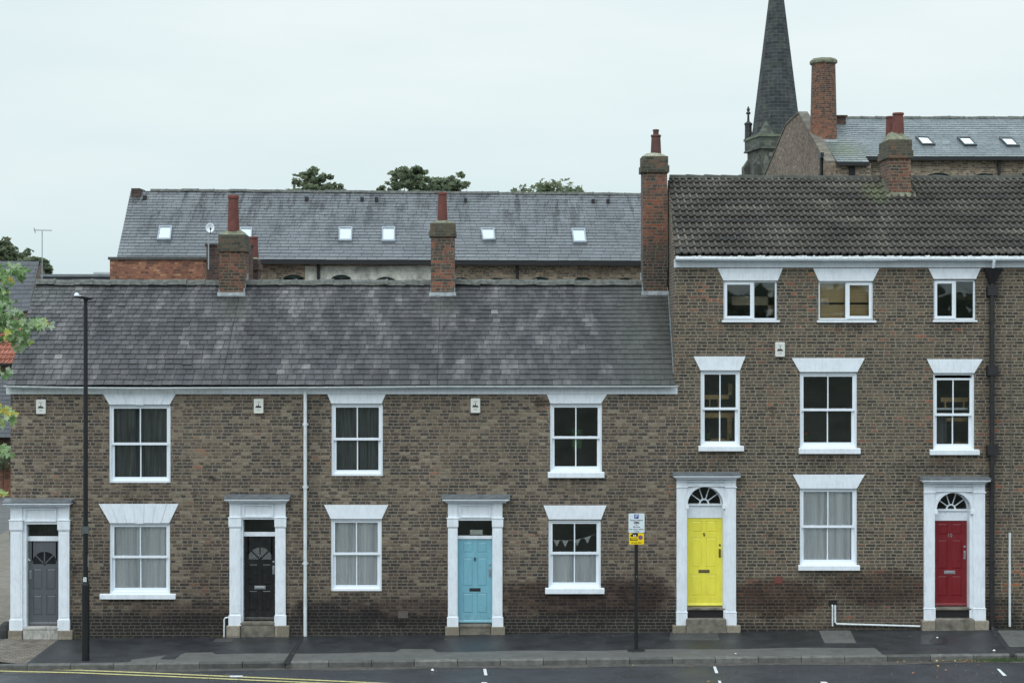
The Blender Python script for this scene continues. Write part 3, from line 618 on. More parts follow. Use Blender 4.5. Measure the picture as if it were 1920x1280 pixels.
def door_leaf(house, no, dpx, Y, fan, handle_side, mat, label, glassm=None):
    x0, x1, z1, z0 = PX(dpx[0]), PX(dpx[1]), PZ(dpx[2]), PZ(dpx[3]); W, H = x1 - x0, z1 - z0
    rows = [(.645, .885), (.225, .565)] + ([] if fan else [(.035, .165)])
    if fan: rows = [(.645, .885), (.33, .58)]
    m = MB(); m.box(x0, x1, Y + .012, Y + .05, z0, z1)
    st = .115 * W / .78; mid = (x0 + x1) / 2; cw = .05
    xs = [(x0 + st, mid - cw), (mid + cw, x1 - st)]
    # stiles and rails in front of the sunk panels
    zs = sorted([(z1 - b * H, z1 - a * H) for a, b in rows])
    lim = [z0] + [q for p_ in zs for q in p_] + [z1]
    m.box(x0, x0 + st, Y, Y + .012, z0, z1); m.box(x1 - st, x1, Y, Y + .012, z0, z1)
    for i in range(0, len(lim), 2): m.box(x0 + st, x1 - st, Y, Y + .012, lim[i], lim[i + 1]) if not (fan and i == len(lim) - 2) else None
    for (za, zb) in zs: m.box(mid - cw, mid + cw, Y, Y + .012, za, zb)
    for (za, zb) in zs:
        for (a, b) in xs:
            g = .03; m.raw([(a + .012, Y + .0115, za + .012), (b - .012, Y + .0115, za + .012), (b - .012, Y + .0115, zb - .012), (a + .012, Y + .0115, zb - .012), (a + g, Y + .002, za + g), (b - g, Y + .002, za + g), (b - g, Y + .002, zb - g), (a + g, Y + .002, zb - g)],
                          [(4, 5, 6, 7), (0, 1, 5, 4), (1, 2, 6, 5), (2, 3, 7, 6), (3, 0, 4, 7)])
    if fan:    # top rail area pierced by a half-round light
        cz = lim[-2] + .09 * H * .6; r = W * .385; zt = z1; a, b = x0 + st * .9, x1 - st * .9
        m.box(x0 + st, x1 - st, Y, Y + .012, lim[-2], cz)
        arc = semi(mid, cz, r, 24); X0, X1 = x0 + st, x1 - st
        X0 = min(X0, mid - r - .004); X1 = max(X1, mid + r + .004)
        for i in range(24):
            p, q = arc[i], arc[i + 1]
            def out(pp):
                dx, dz = pp[0] - mid, pp[1] - cz; kx = (X1 - mid) / abs(dx) if abs(dx) > 1e-6 else 1e9; kz = (zt - cz) / dz if dz > 1e-6 else 1e9; k = min(kx, kz); return (mid + dx * k, cz + dz * k)
            P, Q = out(p), out(q); m.face([(p[0], Y, p[1]), (P[0], Y, P[1]), (Q[0], Y, Q[1]), (q[0], Y, q[1])][::1])
            if abs(P[0] - X1) < 1e-4 and abs(Q[1] - zt) < 1e-4 and abs(P[1] - zt) > 1e-3: m.face([(P[0], Y, P[1]), (X1, Y, zt), (Q[0], Y, Q[1])])
            if abs(P[1] - zt) < 1e-4 and abs(Q[0] - X0) < 1e-4 and abs(Q[1] - zt) > 1e-3: m.face([(P[0], Y, P[1]), (X0, Y, zt), (Q[0], Y, Q[1])])
            m.face([(p[0], Y, p[1]), (q[0], Y, q[1]), (q[0], Y + .012, q[1]), (p[0], Y + .012, p[1])])
        for k in (1, 2, 3):
            an = math.pi * k / 4; d = Vector((math.cos(an), 0, math.sin(an))); nn = Vector((-d.z, 0, d.x)) * .014
            c = Vector((mid, Y + .001, cz)); m.face([c - nn, c + d * r - nn, c + d * r + nn, c + nn])
        hub = semi(mid, cz, r * .13, 10); m.face([(p[0], Y - .0005, p[1]) for p in hub])
        zfan = cz
    m.xprism([(Y - .02, z0 + .02), (Y + .0, z0 + .02), (Y + .0, z0 + .07), (Y - .008, z0 + .06)], x0, x1)
    d = m.build('door', mat, house, label=label)
    if fan:
        g = MB(); g.face([(p[0], Y + .0095, p[1]) for p in semi(mid, cz, r - .001, 24)]); g.build('fan_glass', glassm, d)
    nz = {6: z1 - .27 * H, 7: z1 - .245 * H, 8: z1 - .245 * H, 9: z1 - .195 * H, 10: z1 - .175 * H}[no]
    ncol = {6: M['black'], 7: M['chrome'], 8: M['black'], 9: M['black'], 10: M['chrome']}[no]
    text(str(no), .125, mid, nz, Y - .006, ncol, d, 'house_number', .004)
    if no != 6:
        lb = MB(); lz = z1 - (.605 if not fan else .61) * H; lb.box(mid - .13, mid + .13, Y - .008, Y + .001, lz - .038, lz + .038); lb.box(mid - .10, mid + .10, Y - .014, Y - .007, lz - .018, lz + .018)
        lb.build('letterbox', {7: M['chrome'], 9: M['brass'], 8: M['black_iron'], 10: M['chrome']}[no], d, bevel=.003)
    hx = x1 - .055 if handle_side > 0 else x0 + .055; hz = z1 - .40 * H
    hb = MB(); hb.box(hx - .025, hx + .025, Y - .010, Y + .001, hz - .10, hz + .10); hb.tube([(hx, Y - .03, hz - .06), (hx, Y - .06, hz - .02), (hx, Y - .06, hz + .04), (hx, Y - .01, hz + .07)], .011, 8)
    hb.build('handle', M['brass'] if no == 9 else M['chrome'], d, smooth=False)
    if no in (7, 8, 10, 9):
        kb = MB(); kb.lathe([(0.0, 0), (.026, 0), (.026, .012), (0, .016)], (0, 0, 0), 14)
        kb.v = [(hx + p[0], Y - p[2], hz + .19 + p[1]) for p in kb.v]; kb.build('lock', M['chrome'] if no != 9 else M['brass'], d)
    return d

def canopy(sur, c, Y0, dep=.26):
    x0, x1, zt, zb = PX(c[0]), PX(c[1]), PZ(c[2]), PZ(c[3]) ; Y0 = Y0 + .0
    m = MB(); h = zt - zb
    lt = zt - h * .42
    m.xprism([(Y0 - dep, lt + .002), (Y0 - .0, lt + .002), (Y0 - .0, zt), (Y0 - dep, lt + .022)], x0 - .005, x1 + .005)
    l = m.build('lead_top', M['lead'], sur)
    m = MB()
    m.box(x0 + .01, x1 - .01, Y0 - dep + .012, Y0, lt - .035, lt); m.box(x0 + .045, x1 - .045, Y0 - dep + .06, Y0, lt - .065, lt - .035)
    m.box(x0 + .085, x1 - .085, Y0 - dep + .11, Y0, lt - .10, lt - .065)
    m.build('canopy', M['white'], sur, bevel=.004)
    return lt - .10

def flat_surround(house, no, c, sx, py_capt, py_capb, frz, trans, bar, dpx, base, plinth, Y0, step, door_label, hs, fan, glassm=None, transdark=True):
    """surround with pilasters, frieze panel and rectangular transom light; all numbers are photo pixels"""
    sur = MB(); xl0, xl1, xr0, xr1 = [PX(v) for v in sx]
    zc = canopy_z = PZ(c[3]) - .02; Yp = Y0 - .07; zb = PZ(base[1])
    dx0, dx1 = PX(dpx[0]), PX(dpx[1]); DY = Y0 + .13
    # inner lining / jambs
    sur.box(xl1 - .01, dx0, Y0 - .02, DY + .06, zb - .02, zc - .28); sur.box(dx1, xr0 + .01, Y0 - .02, DY + .06, zb - .02, zc - .28)
    zt = PZ(trans[0]); zf = PZ(frz[1])
    sur.box(xl1 - .01, xr0 + .01, Y0 - .035, DY + .06, zt, PZ(frz[0]) + .06)             # frieze board
    sur.box(dx0, dx1, DY - .03, DY + .05, PZ(bar[1]), PZ(bar[0]))                          # transom bar
    s = sur.build('door_surround', M['white'], house, bevel=.004)
    fx0, fx1 = xl1 + .05, xr0 - .05; fz0, fz1 = PZ(frz[1]) + .035, PZ(frz[0]) - .02; f = MB(); q = .036
    for (a, b, e_, d) in ((fx0, fx1, fz0, fz0 + q), (fx0, fx1, fz1 - q, fz1), (fx0, fx0 + q, fz0 + q, fz1 - q), (fx1 - q, fx1, fz0 + q, fz1 - q)): f.box(a, b, Y0 - .07, Y0 - .034, e_, d)
    f.build('frieze_panel', M['white'], s, bevel=.004)
    for (a, b) in ((xl0, xl1), (xr0, xr1)):
        p = MB(); p.box(a, b, Yp, Y0 + .12, zb, PZ(frz[0]) + .08); p.box(a + .035, b - .035, Yp - .008, Yp, PZ(base[0]) + .05, PZ(py_capb) - .07)
        p.box(a - .02, b + .02, Yp - .028, Yp + .04, PZ(py_capb), PZ(py_capt)); p.box(a - .035, b + .035, Yp - .04, Yp + .04, PZ(py_capt) - .0, PZ(py_capt) + .022)
        p.box(a - .012, b + .012, Yp - .018, Yp + .04, PZ(py_capb) - .02, PZ(py_capb)); p.box(a - .02, b + .02, Yp - .028, Yp + .04, zb, PZ(base[0])); p.build('pilaster', M['white'], s, bevel=.004)
    canopy(s, c, Y0)
    for (a, b) in (plinth[0], plinth[1]):
        p = MB(); p.box(PX(a), PX(b), Y0 - .13, Y0 + .1, gz(PX(a)) - .1, zb - .001); p.build('plinth_block', M['stone'], s, bevel=.012)
    g = MB(); g.box(dx0, dx1, DY + .0, DY + .004, PZ(bar[0]), zt); w = g.build('transom_pane', M['glass'], house)
    g = MB(); g.box(dx0 + .01, dx1 - .01, DY + .5, DY + .52, PZ(bar[0]) - .2, zt + .2); 
    d = door_leaf(house, no, dpx, DY, fan, hs, DOORC[no], door_label, glassm)
    st = MB(); a, b = PX(plinth[0][1]) + .002, PX(plinth[1][0]) - .002; zz = PZ(dpx[3])
    st.box(a, b, Y0 - .10, DY + .1, zz - .07, zz - .012); m2 = st.build('doorstep', M['step_white'] if no == 6 else M['step'], house, bevel=.01)
    st = MB(); st.box(a + .01, b - .01, Y0 - .085, DY + .1, gz(a) - .1, zz - .07); st.build('riser', M['step_white'] if no == 6 else M['step'], m2)
    return s

def arched_surround(house, no, c, sx, arch, capy, panel, dpx, base, plinth, Y0, door_label, hs):
    sur = MB(); xl0, xl1, xr0, xr1 = [PX(v) for v in sx]; Yp = Y0 - .07; zb = PZ(base[1]); DY = Y0 + .20
    dx0, dx1 = PX(dpx[0]), PX(dpx[1]); zd = PZ(dpx[2]); ztop = PZ(c[3]) + .06
    acx, acz, ar = PX(arch[0]), PZ(arch[1]), arch[2] / 80
    sur.box(xl1 - .005, dx0, Y0 - .02, DY + .06, zb - .02, acz); sur.box(dx1, xr0 + .005, Y0 - .02, DY + .06, zb - .02, acz)
    sur.box(dx0, dx1, DY - .02, DY + .05, zd, acz - .004)                                     # panel above the door
    sur.box(dx0 - .03, dx1 + .03, DY - .06, DY + .02, acz - .045, acz)
    X0, X1, zt = xl1 - .005, xr0 + .005, ztop; arc = semi(acx, acz, ar, 32)
    def out(pp):
        dx, dz = pp[0] - acx, pp[1] - acz; kx = ((X1 if dx > 0 else X0) - acx) / dx if abs(dx) > 1e-6 else 1e9; kz = (zt - acz) / dz if dz > 1e-6 else 1e9; k = min(kx, kz); return (acx + dx * k, acz + dz * k)
    Yf = Y0 - .03
    for i in range(32):
        p, q = arc[i], arc[i + 1]; P, Q = out(p), out(q); pol = [p, P]
        if abs(P[0] - X1) < 1e-4 and abs(Q[1] - zt) < 1e-4 and abs(P[1] - zt) > 1e-4: pol.append((X1, zt))
        if abs(P[1] - zt) < 1e-4 and abs(Q[0] - X0) < 1e-4 and abs(Q[1] - zt) > 1e-4: pol.append((X0, zt))
        pol += [Q, q]; sur.face([(a, Yf, b) for a, b in pol]); sur.face([(p[0], Yf, p[1]), (q[0], Yf, q[1]), (q[0], DY + .05, q[1]), (p[0], DY + .05, p[1])])
    s = sur.build('door_surround', M['white'], house)
    ring = MB(); r0, r1 = ar + .005, ar + .075
    A, B = semi(acx, acz, r0, 32), semi(acx, acz, r1, 32)
    for i in range(32): ring.prism([A[i], B[i], B[i + 1], A[i + 1]], Yf - .028, Yf + .002)
    for sx_ in (-1, 1): ring.box(acx + sx_ * (ar + .04) - .06, acx + sx_ * (ar + .04) + .06, Yf - .045, Yf + .01, acz - .09, acz)
    ring.build('archivolt', M['white'], s)
    fr = MB()
    for k in range(1, 5):
        an = math.pi * k / 5; d = Vector((math.cos(an), 0, math.sin(an))); nn = Vector((-d.z, 0, d.x)) * .011; c0 = Vector((acx, DY - .01, acz)) + d * ar * .25
        e1 = Vector((acx, DY - .01, acz)) + d * ar; th = Vector((0, .025, 0))
        fr.raw([c0 - nn, e1 - nn, e1 + nn, c0 + nn, c0 - nn + th, e1 - nn + th, e1 + nn + th, c0 + nn + th], [(0, 1, 2, 3), (1, 0, 4, 5), (3, 2, 6, 7)])
    A, B = semi(acx, acz, ar * .20, 14), semi(acx, acz, ar * .29, 14)
    for i in range(14): fr.prism([A[i], B[i], B[i + 1], A[i + 1]], DY - .012, DY + .02)
    A, B = semi(acx, acz, ar - .03, 32), semi(acx, acz, ar + .002, 32)
    for i in range(32): fr.prism([A[i], B[i], B[i + 1], A[i + 1]], DY - .012, DY + .02)
    fl = fr.build('fanlight', M['white'], house)
    g = MB(); g.face([(p[0], DY + .022, p[1]) for p in semi(acx, acz, ar, 24)]); g.build('pane', M['glass'], fl)
    for (a, b) in ((xl0, xl1), (xr0, xr1)):
        p = MB(); p.box(a, b, Yp, Y0 + .12, zb, PZ(c[3]) + .02); p.box(a + .04, b - .04, Yp - .008, Yp, PZ(base[0]) + .05, PZ(capy[1]) - .05)
        p.box(a - .01, b + .02, Yp - .022, Yp + .04, PZ(capy[1]) - .03, PZ(capy[1])); p.box(a - .012, b + .012, Yp - .02, Yp + .04, zb, PZ(base[0])); p.box(a - .018, b + .018, Yp - .026, Yp + .04, PZ(base[0]), PZ(base[0]) + .025); p.build('pilaster', M['white'], s, bevel=.004)
    f = MB(); f.box(xl0 + .02, xr1 - .02, Yp - .012, Yp + .02, PZ(capy[1]), PZ(capy[1]) + .025); f.box(xl0 + .03, xr1 - .03, Yp - .02, Yp + .02, PZ(capy[0]) - .03, PZ(capy[0])); f.build('frieze_panel', M['white'], s, bevel=.004)
    canopy(s, c, Y0)
    for (a, b) in (plinth[0], plinth[1]):
        p = MB(); p.box(PX(a), PX(b), Y0 - .14, Y0 + .1, gz(PX(a)) - .1, zb - .001); p.build('plinth_block', M['stone'], s, bevel=.014)
    d = door_leaf(house, no, dpx, DY, False, hs, DOORC[no], door_label)
    a, b = PX(plinth[0][1]) + .002, PX(plinth[1][0]) - .002; zz = PZ(dpx[3]); zg = gz((a + b) / 2)
    st = MB(); st.box(dx0 - .05, dx1 + .05, Y0 - .02, DY + .1, zz - .06, zz - .01); m2 = st.build('threshold', M['step'], house, bevel=.008)
    st = MB(); st.box(dx0 - .04, dx1 + .04, Y0 + .01, DY + .1, zz - .25, zz - .06); st.build('riser', M['dark'], m2)  # near-black block painted as the shaded gap under the threshold
    st = MB(); st.box(a, b, Y0 - .17, Y0 + .2, zg - .05, zz - .24); st.build('doorstep', M['step'], house, bevel=.02)
    return s

# ---------------------------------------------------------------- house shells
def shell(root, x0, x1, zt, holes, mat, Y0=0.0, zb=-.5, ridge=None, side=None, floors=(), kl=0.0, kr=0.0):
    """front wall with openings, side and back walls; holes are (x0,x1,z0,z1)"""
    m = MB(); T = .30
    xs = sorted(set([x0, x1] + [v for h in holes for v in h[:2]])); zs = sorted(set([zb, zt] + [v for h in holes for v in h[2:]]))
    for i in range(len(xs) - 1):
        for j in range(len(zs) - 1):
            cx, cz = (xs[i] + xs[i + 1]) / 2, (zs[j] + zs[j + 1]) / 2
            if any(h[0] < cx < h[1] and h[2] < cz < h[3] for h in holes): continue
            a, b, c, d = xs[i], xs[i + 1], zs[j], zs[j + 1]
            m.face([(a, Y0, c), (b, Y0, c), (b, Y0, d), (a, Y0, d)]); m.face([(b, Y0 + T, c), (a, Y0 + T, c), (a, Y0 + T, d), (b, Y0 + T, d)])
    for (a, b, c, d) in holes:
        m.face([(a, Y0, c), (a, Y0, d), (a, Y0 + T, d), (a, Y0 + T, c)]); m.face([(b, Y0 + T, c), (b, Y0 + T, d), (b, Y0, d), (b, Y0, c)])
        m.face([(a, Y0, d), (b, Y0, d), (b, Y0 + T, d), (a, Y0 + T, d)]); m.face([(a, Y0 + T, c), (b, Y0 + T, c), (b, Y0, c), (a, Y0, c)])
    m.face([(x0, Y0 + T, zb), (x0, Y0, zb), (x0, Y0, zt), (x0, Y0 + T, zt)]); m.face([(x1, Y0, zb), (x1, Y0 + T, zb), (x1, Y0 + T, zt), (x1, Y0, zt)])
    w = m.build('front_wall', mat, root)
    RYy, RZz = ridge; YB = 2 * RYy
    for (xx, s, k) in ((x0, 1, kl), (x1, -1, kr)):
        g = MB(); pts = [(Y0 + T, zb), (YB, zb), (YB, zt), (RYy, RZz - .05), (Y0 + T, zt + .12)]
        a, b = (xx + .003, xx + .15) if s > 0 else (xx - .15, xx - .003)
        g.xprism(pts, a, b, k); g.build('gable_wall', side or mat, root)
    g = MB(); g.box(x0 + .2, x1 - .2, YB - .2, YB - .01, zb, zt); g.build('back_wall', side or mat, root)
    g = MB(); g.box(x0 + .16, x1 - .16, Y0 + T + .01, Y0 + T + .4, -.4, -.35)
    g = MB(); g.face([(x0 + .155, 3.2, zb), (x1 - .155, 3.2, zb), (x1 - .155, 3.2, zt), (x0 + .155, 3.2, zt)]); 
    g.build('inner_wall', M['inside'], root)
    for z in floors:
        g = MB(); g.box(x0 + .155, x1 - .155, Y0 + T + .002, YB - .21, z - .1, z + .1); g.build('storey_floor', M['floorin'], root)
    return w

def back_slope(root, x0, x1, RYy, RZz, zt, mat):
    m = MB(); YB = 2 * RYy + .2
    m.face([(x1, RYy, RZz), (x0, RYy, RZz), (x0, YB, zt), (x1, YB, zt)]); m.face([(x0, RYy, RZz - .05), (x1, RYy, RZz - .05), (x1, YB, zt - .05), (x0, YB, zt - .05)])
    m.build('rear_slope', mat, root)

def ridge_tiles(root, P, Q, L, r, mat, seed=0, parent_name='ridge_tiles'):
    rnd = random.Random(seed); P, Q = Vector(P), Vector(Q); n = max(1, round((Q - P).length / L)); m = MB(); d = (Q - P).normalized()
    for i in range(n):
        a = P + (Q - P) * (i / n) + d * .006; b = P + (Q - P) * ((i + 1) / n) - d * .006; a.z += rnd.uniform(-.014, .018); b.z += rnd.uniform(-.014, .018); m.tint = rnd.random()
        prof = [(-r * 1.25, -r * .75), (-r * .75, r * .05), (-r * .25, r * .42), (r * .25, r * .42), (r * .75, r * .05), (r * 1.25, -r * .75)]
        vs = [(a.x, a.y + y, a.z + z) for y, z in prof] + [(b.x, b.y + y, b.z + z) for y, z in prof]
        m.raw(vs, [(k, k + 6, k + 7, k + 1) for k in range(5)] + [(0, 1, 2, 3, 4, 5), (11, 10, 9, 8, 7, 6)])
        c = b - d * .02; e_ = b + d * .03; q = 1.12
        vs = [(c.x, c.y + y * q, c.z + z * q + .008) for y, z in prof] + [(e_.x, e_.y + y * q, e_.z + z * q + .008) for y, z in prof]
        m.raw(vs, [(k, k + 6, k + 7, k + 1) for k in range(5)] + [(0, 1, 2, 3, 4, 5), (11, 10, 9, 8, 7, 6)])
    return m.build(parent_name, mat, root)

def gutter(root, P, Q, mat, r=.055, sag=0.0, fascia=None, fmat=None, brackets=1.0, seed=0):
    P, Q = Vector(P), Vector(Q); n = 14; m = MB(); rnd = random.Random(seed); L = (Q - P).length
    def c(t): 
        p = P.lerp(Q, t); p.z -= sag * math.sin(t * math.pi) ; return p
    prof = [(math.cos(a) * r, math.sin(a) * r) for a in [math.pi + math.pi * k / 8 for k in range(9)]]
    inn = [(y * .86, z * .86) for y, z in reversed(prof)]; full = prof + inn; k = len(full)
    for i in range(n):
        a, b = c(i / n), c((i + 1) / n); vs = [(a.x, a.y + y, a.z + z) for y, z in full] + [(b.x, b.y + y, b.z + z) for y, z in full]
        m.raw(vs, [(q, (q + 1) % k, (q + 1) % k + k, q + k) for q in range(k)])
        if i == 0: m.raw([(a.x, a.y + y, a.z + z) for y, z in prof], [tuple(range(9))])
        if i == n - 1: m.raw([(b.x, b.y + y, b.z + z) for y, z in prof], [tuple(range(8, -1, -1))])
    j = brackets * .5
    while j < L:
        a = c(j / L); w = .02 if rnd.random() < .7 else .06; q = 1.13
        vs = [(a.x - w, a.y + y * q, a.z + z * q) for y, z in prof] + [(a.x + w, a.y + y * q, a.z + z * q) for y, z in prof]
        m.raw(vs, [(s, s + 1, s + 10, s + 9) for s in range(8)] + [tuple(range(9)), tuple(range(17, 8, -1))]); j += brackets
    g = m.build('gutter', mat, root)
    if fascia:
        f = MB(); z1, z0, Y0 = fascia; f.box(P.x, Q.x, Y0 - .03, Y0 - .001, z0, z1); f.build('fascia_board', fmat, root)
    return g

def chimney(root, fx0, fx1, Yf, depth, z_base, z_top, corb, mat, pots, flaunch, capmat, flash=True, pot_mat=None, skew=0, wid=.03, cap_h=.3, tag_label=None):
    m = MB(); x0, x1 = fx0, fx1; Y1 = Yf + depth
    m.box(x0, x1, Yf, Y1, z_base - .8, z_top - cap_h)
    c = m.build('chimney', mat, root); m = MB()
    z = z_top - cap_h; o = wid
    m.box(x0 - o, x1 + o, Yf - o, Y1 + o, z, z + cap_h * .42); m.box(x0 - o * .45, x1 + o * .45, Yf - o * .45, Y1 + o * .45, z + cap_h * .42, z_top)
    m.build('chimney_cap', M['brick_mossy'], c)
    # mortar flaunching
    f = MB(); n = 10; k = 6; vs = []; rnd = random.Random(int(fx0 * 100)); h = flaunch
    for j in range(k + 1):
        for i in range(n + 1):
            u, v = i / n, j / k; e_ = (1 - abs(2 * u - 1) ** 3.0) * (1 - abs(2 * v - 1) ** 3.0)
            vs.append((x0 - o * .4 + (x1 - x0 + o * .8) * u, Yf - o * .4 + (depth + o * .8) * v, z_top + h * e_ * (1 + rnd.uniform(-.12, .12)) - .002))
    f.raw(vs, [(j * (n + 1) + i, j * (n + 1) + i + 1, (j + 1) * (n + 1) + i + 1, (j + 1) * (n + 1) + i) for j in range(k) for i in range(n)])
    f.build('flaunching', capmat, c, smooth=True)
    for (px_, py_, r0, r1, h0, cap) in pots:
        p = MB(); b = z_top + flaunch * .55
        prof = [(r0, 0), (r1, h0 * .9), (r1 * 1.14, h0 * .905), (r1 * 1.16, h0 * .96), (r1 * 1.06, h0), (r1 * .8, h0), (r1 * .8, h0 - .25)]
        p.lathe(prof, (px_, py_, b), 24)
        if cap: p.lathe([(r1 * .8, h0 - .02), (r1 * .62, h0 + .02), (r1 * .62, h0 + .10), (r1 * .72, h0 + .10), (r1 * .72, h0 + .13), (0, h0 + .15)], (px_, py_, b), 20)
        p.build('chimney_pot', pot_mat or M['pot'], c, smooth=False)
    if flash:
        f = MB(); f.prism([(x0 - .05, z_base - .08), (x1 + .05, z_base - .08), (x1 + .04, z_base + .07), (x0 - .04, z_base + .07)], Yf - .05, Yf - .003)
        sl = (RZ - EZ) / (RY - EY)
        for (a, s_) in ((x0, -1), (x1, 1)):
            for q in range(4):
                ya = Yf + q * .17; za = z_base + (ya - Yf) * sl; f.box(min(a, a + s_ * .012), max(a, a + s_ * .012), ya, ya + .18, za - .05, za + .17)
        f.build('flashing', M['flash'], c)
    return c

def downpipe(root, X, Y, z0, z1, r, mat, joints, brk=.03, kick=0, name='downpipe'):
    m = MB(); pts = [(X, Y, z1), (X, Y, z0 + .12)] + ([(X - kick * .3, Y - .05, z0 + .04), (X - kick, Y - .12, z0)] if kick else [(X, Y, z0)])
    m.tube(pts, r, 12)
    for z in joints:
        m.tube([(X, Y, z - .035), (X, Y, z + .035)], r * 1.22, 12); m.box(X - r * 1.7, X + r * 1.7, Y + r * .4, Y + r * 1.2, z - .012, z + .012)
    return m.build(name, mat, root, smooth=False)

# ================================================================ THE THREE LOW HOUSES
XL, X67, X78, XR = PX(20), PX(416), PX(820), PX(1265)
SK_L, SK_R = -.085, .06
LOWTOP = PZ(731)
def opening(px): return (PX(px[0]) + .004, PX(px[1]) - .004, PZ(px[3]) + .004, PZ(px[2]) - .004)
def low_house(no, x0, x1, label, wins, door_open, kl=0, kr=0):
    root = thing('terraced_house', ((x0 + x1) / 2, 3.0, gz((x0 + x1) / 2)), label, 'house', 'low brick terraced houses')
    shell(root, x0, x1, LOWTOP, [opening(w) for w in wins] + [door_open], M['brick_low'], ridge=(RY, RZ), floors=(PZ(925),), kl=kl, kr=kr)
    a, b = (x0, x1)
    a0 = x0 - .06 if kl else x0 + .001; a1 = (x0 + kl * RY) if kl else x0 + .001; b0 = x1 - .002; b1 = x1 + kr * RY if kr else x1 - .001
    roof_slates((a0, EY, EZ), (b0, EY, EZ), (a1, RY, RZ), (b1, RY, RZ), .20, .155, .225, .175, lowtint, M['slate_front'], 'roof', root, seed=no)
    back_slope(root, a1, b1, RY, RZ - .02, LOWTOP, M['slate_left'])
    ridge_tiles(root, (a1, RY, RZ + .05), (b1, RY, RZ + .035), .46, .115, M['ridge'], seed=no)
    return root
def dark_curt(seed):
    def f(w, x0, x1, z0, z1, zm, FY):
        mid = (x0 + x1) / 2
        curtain(w, x0 + .05, mid + .03, z0 + .05, z1 - .03, FY + .19, M['drape'], .035, 4, .5, seed=seed); curtain(w, mid - .02, x1 - .05, z0 + .05, z1 - .03, FY + .22, M['drape'], .035, 4, .3, seed=seed + 1)
    return f
def net_curt(seed, lo=False, gapl=0.0):
    def f(w, x0, x1, z0, z1, zm, FY):
        mid = (x0 + x1) / 2; top = zm + .0 if lo else z1 - .03
        curtain(w, x0 + .05 + gapl, mid + .02, z0 + .05, top, FY + .145, M['net'], .022, 5, .25, seed=seed); curtain(w, mid - .01, x1 - .05, z0 + .05, top, FY + .155, M['net'], .022, 5, .25, seed=seed + 1)
    return f
# ---- number 6
W6a, W6b = (204, 320, 758, 905), (205, 319, 980, 1113)
h6 = low_house(6, XL, X67, 'low brown brick end house with grey half-glazed door and segmented white lintels', [W6a, W6b], (PX(40), PX(114), -.5, PZ(955)), kl=SK_L)
sash_window(h6, W6a, (205, 319, 193, 330, 738, 758), None, seg=7, mid=832, curt=dark_curt(1), catches=False)
sash_window(h6, W6b, (206, 318, 185, 335, 944, 980), (188, 330, 1113, 1122), seg=7, mid=1044, curt=net_curt(5, gapl=.03))
flat_surround(h6, 6, (10, 137, 934, 950), (21, 43, 111, 131), 975, 992, (950, 980), (982, 1006), (1006, 1015), (50, 111, 1015, 1173), (1160, 1180), ((18, 44), (112, 138)), 0, None, 'grey door with four panels and a half-round dark light', -1, True, M['darkglass'])
n = MB(); n.prism([(PX(51), PZ(1047)), (PX(55), PZ(1051)), (PX(52), PZ(1053)), (PX(49.6), PZ(1049))], .11, .113); tag(n.build('paper_note', M['alarm']), 'small white folded note tucked in the grey door edge', 'note')
# ---- number 7
W7a, W7b = (621, 718, 756, 892), (620, 716, 972, 1108)
h7 = low_house(7, X67, X78, 'low brown brick middle house with the black half-glazed door and full-height white downpipe', [W7a, W7b], (PX(450), PX(520), -.5, PZ(948)))
sash_window(h7, W7a, (621, 716, 614, 723, 739, 756), None, mid=823, curt=dark_curt(11))
sash_window(h7, W7b, (620, 716, 608, 728, 946, 972), None, mid=1038, curt=net_curt(15, gapl=.06))
frost = simple('frosted_glass', (.12, .125, .125), .25, .3, 30)
flat_surround(h7, 7, (423, 545, 926, 943), (431, 452, 517, 536), 970, 986, (943, 972), (973, 998), (998, 1006), (456, 516, 1006, 1164), (1152, 1171), ((426, 451), (517, 543)), 0, None, 'black door with a frosted half-round light', 1, True, frost)
downpipe(h7, PX(573), -.07, gz(0) + .0 - .04, PZ(734), .042, M['white_old'], [PZ(y) for y in (795, 912, 1055)], kick=0)
# ---- number 8
W8a, W8b = (1031, 1129, 756, 885), (1028, 1127, 974, 1103)
h8 = low_house(8, X78, XR, 'low brown brick house with pale blue six-panel door beside the taller yellow-door house', [W8a, W8b], (PX(853), PX(928), -.5, PZ(948)), kr=SK_R)
def c8a(w, x0, x1, z0, z1, zm, FY): pass
sash_window(h8, W8a, (1032, 1127, 1025, 1138, 739, 756), (1027, 1133, 885, 895), mid=820, curt=c8a)
sash_window(h8, W8b, (1029, 1127, 1019, 1137, 947, 973), (1022, 1133, 1102, 1112), mid=1037, curt=net_curt(25, lo=True))
flat_surround(h8, 8, (829, 956, 926, 943), (840, 858, 924, 942), 971, 986, (943, 973), (975, 1005), (1005, 1011), (858, 923, 1011, 1169), (1155, 1173), ((835, 861), (921, 947)), 0, None, 'pale blue door with six panels', 1, False)
n = MB(); n.box(PX(881), PX(905), .14, .142, PZ(1003), PZ(994)); tag(n.build('paper_card', M['alarm']), 'cream card in the glass over the pale blue door', 'card')
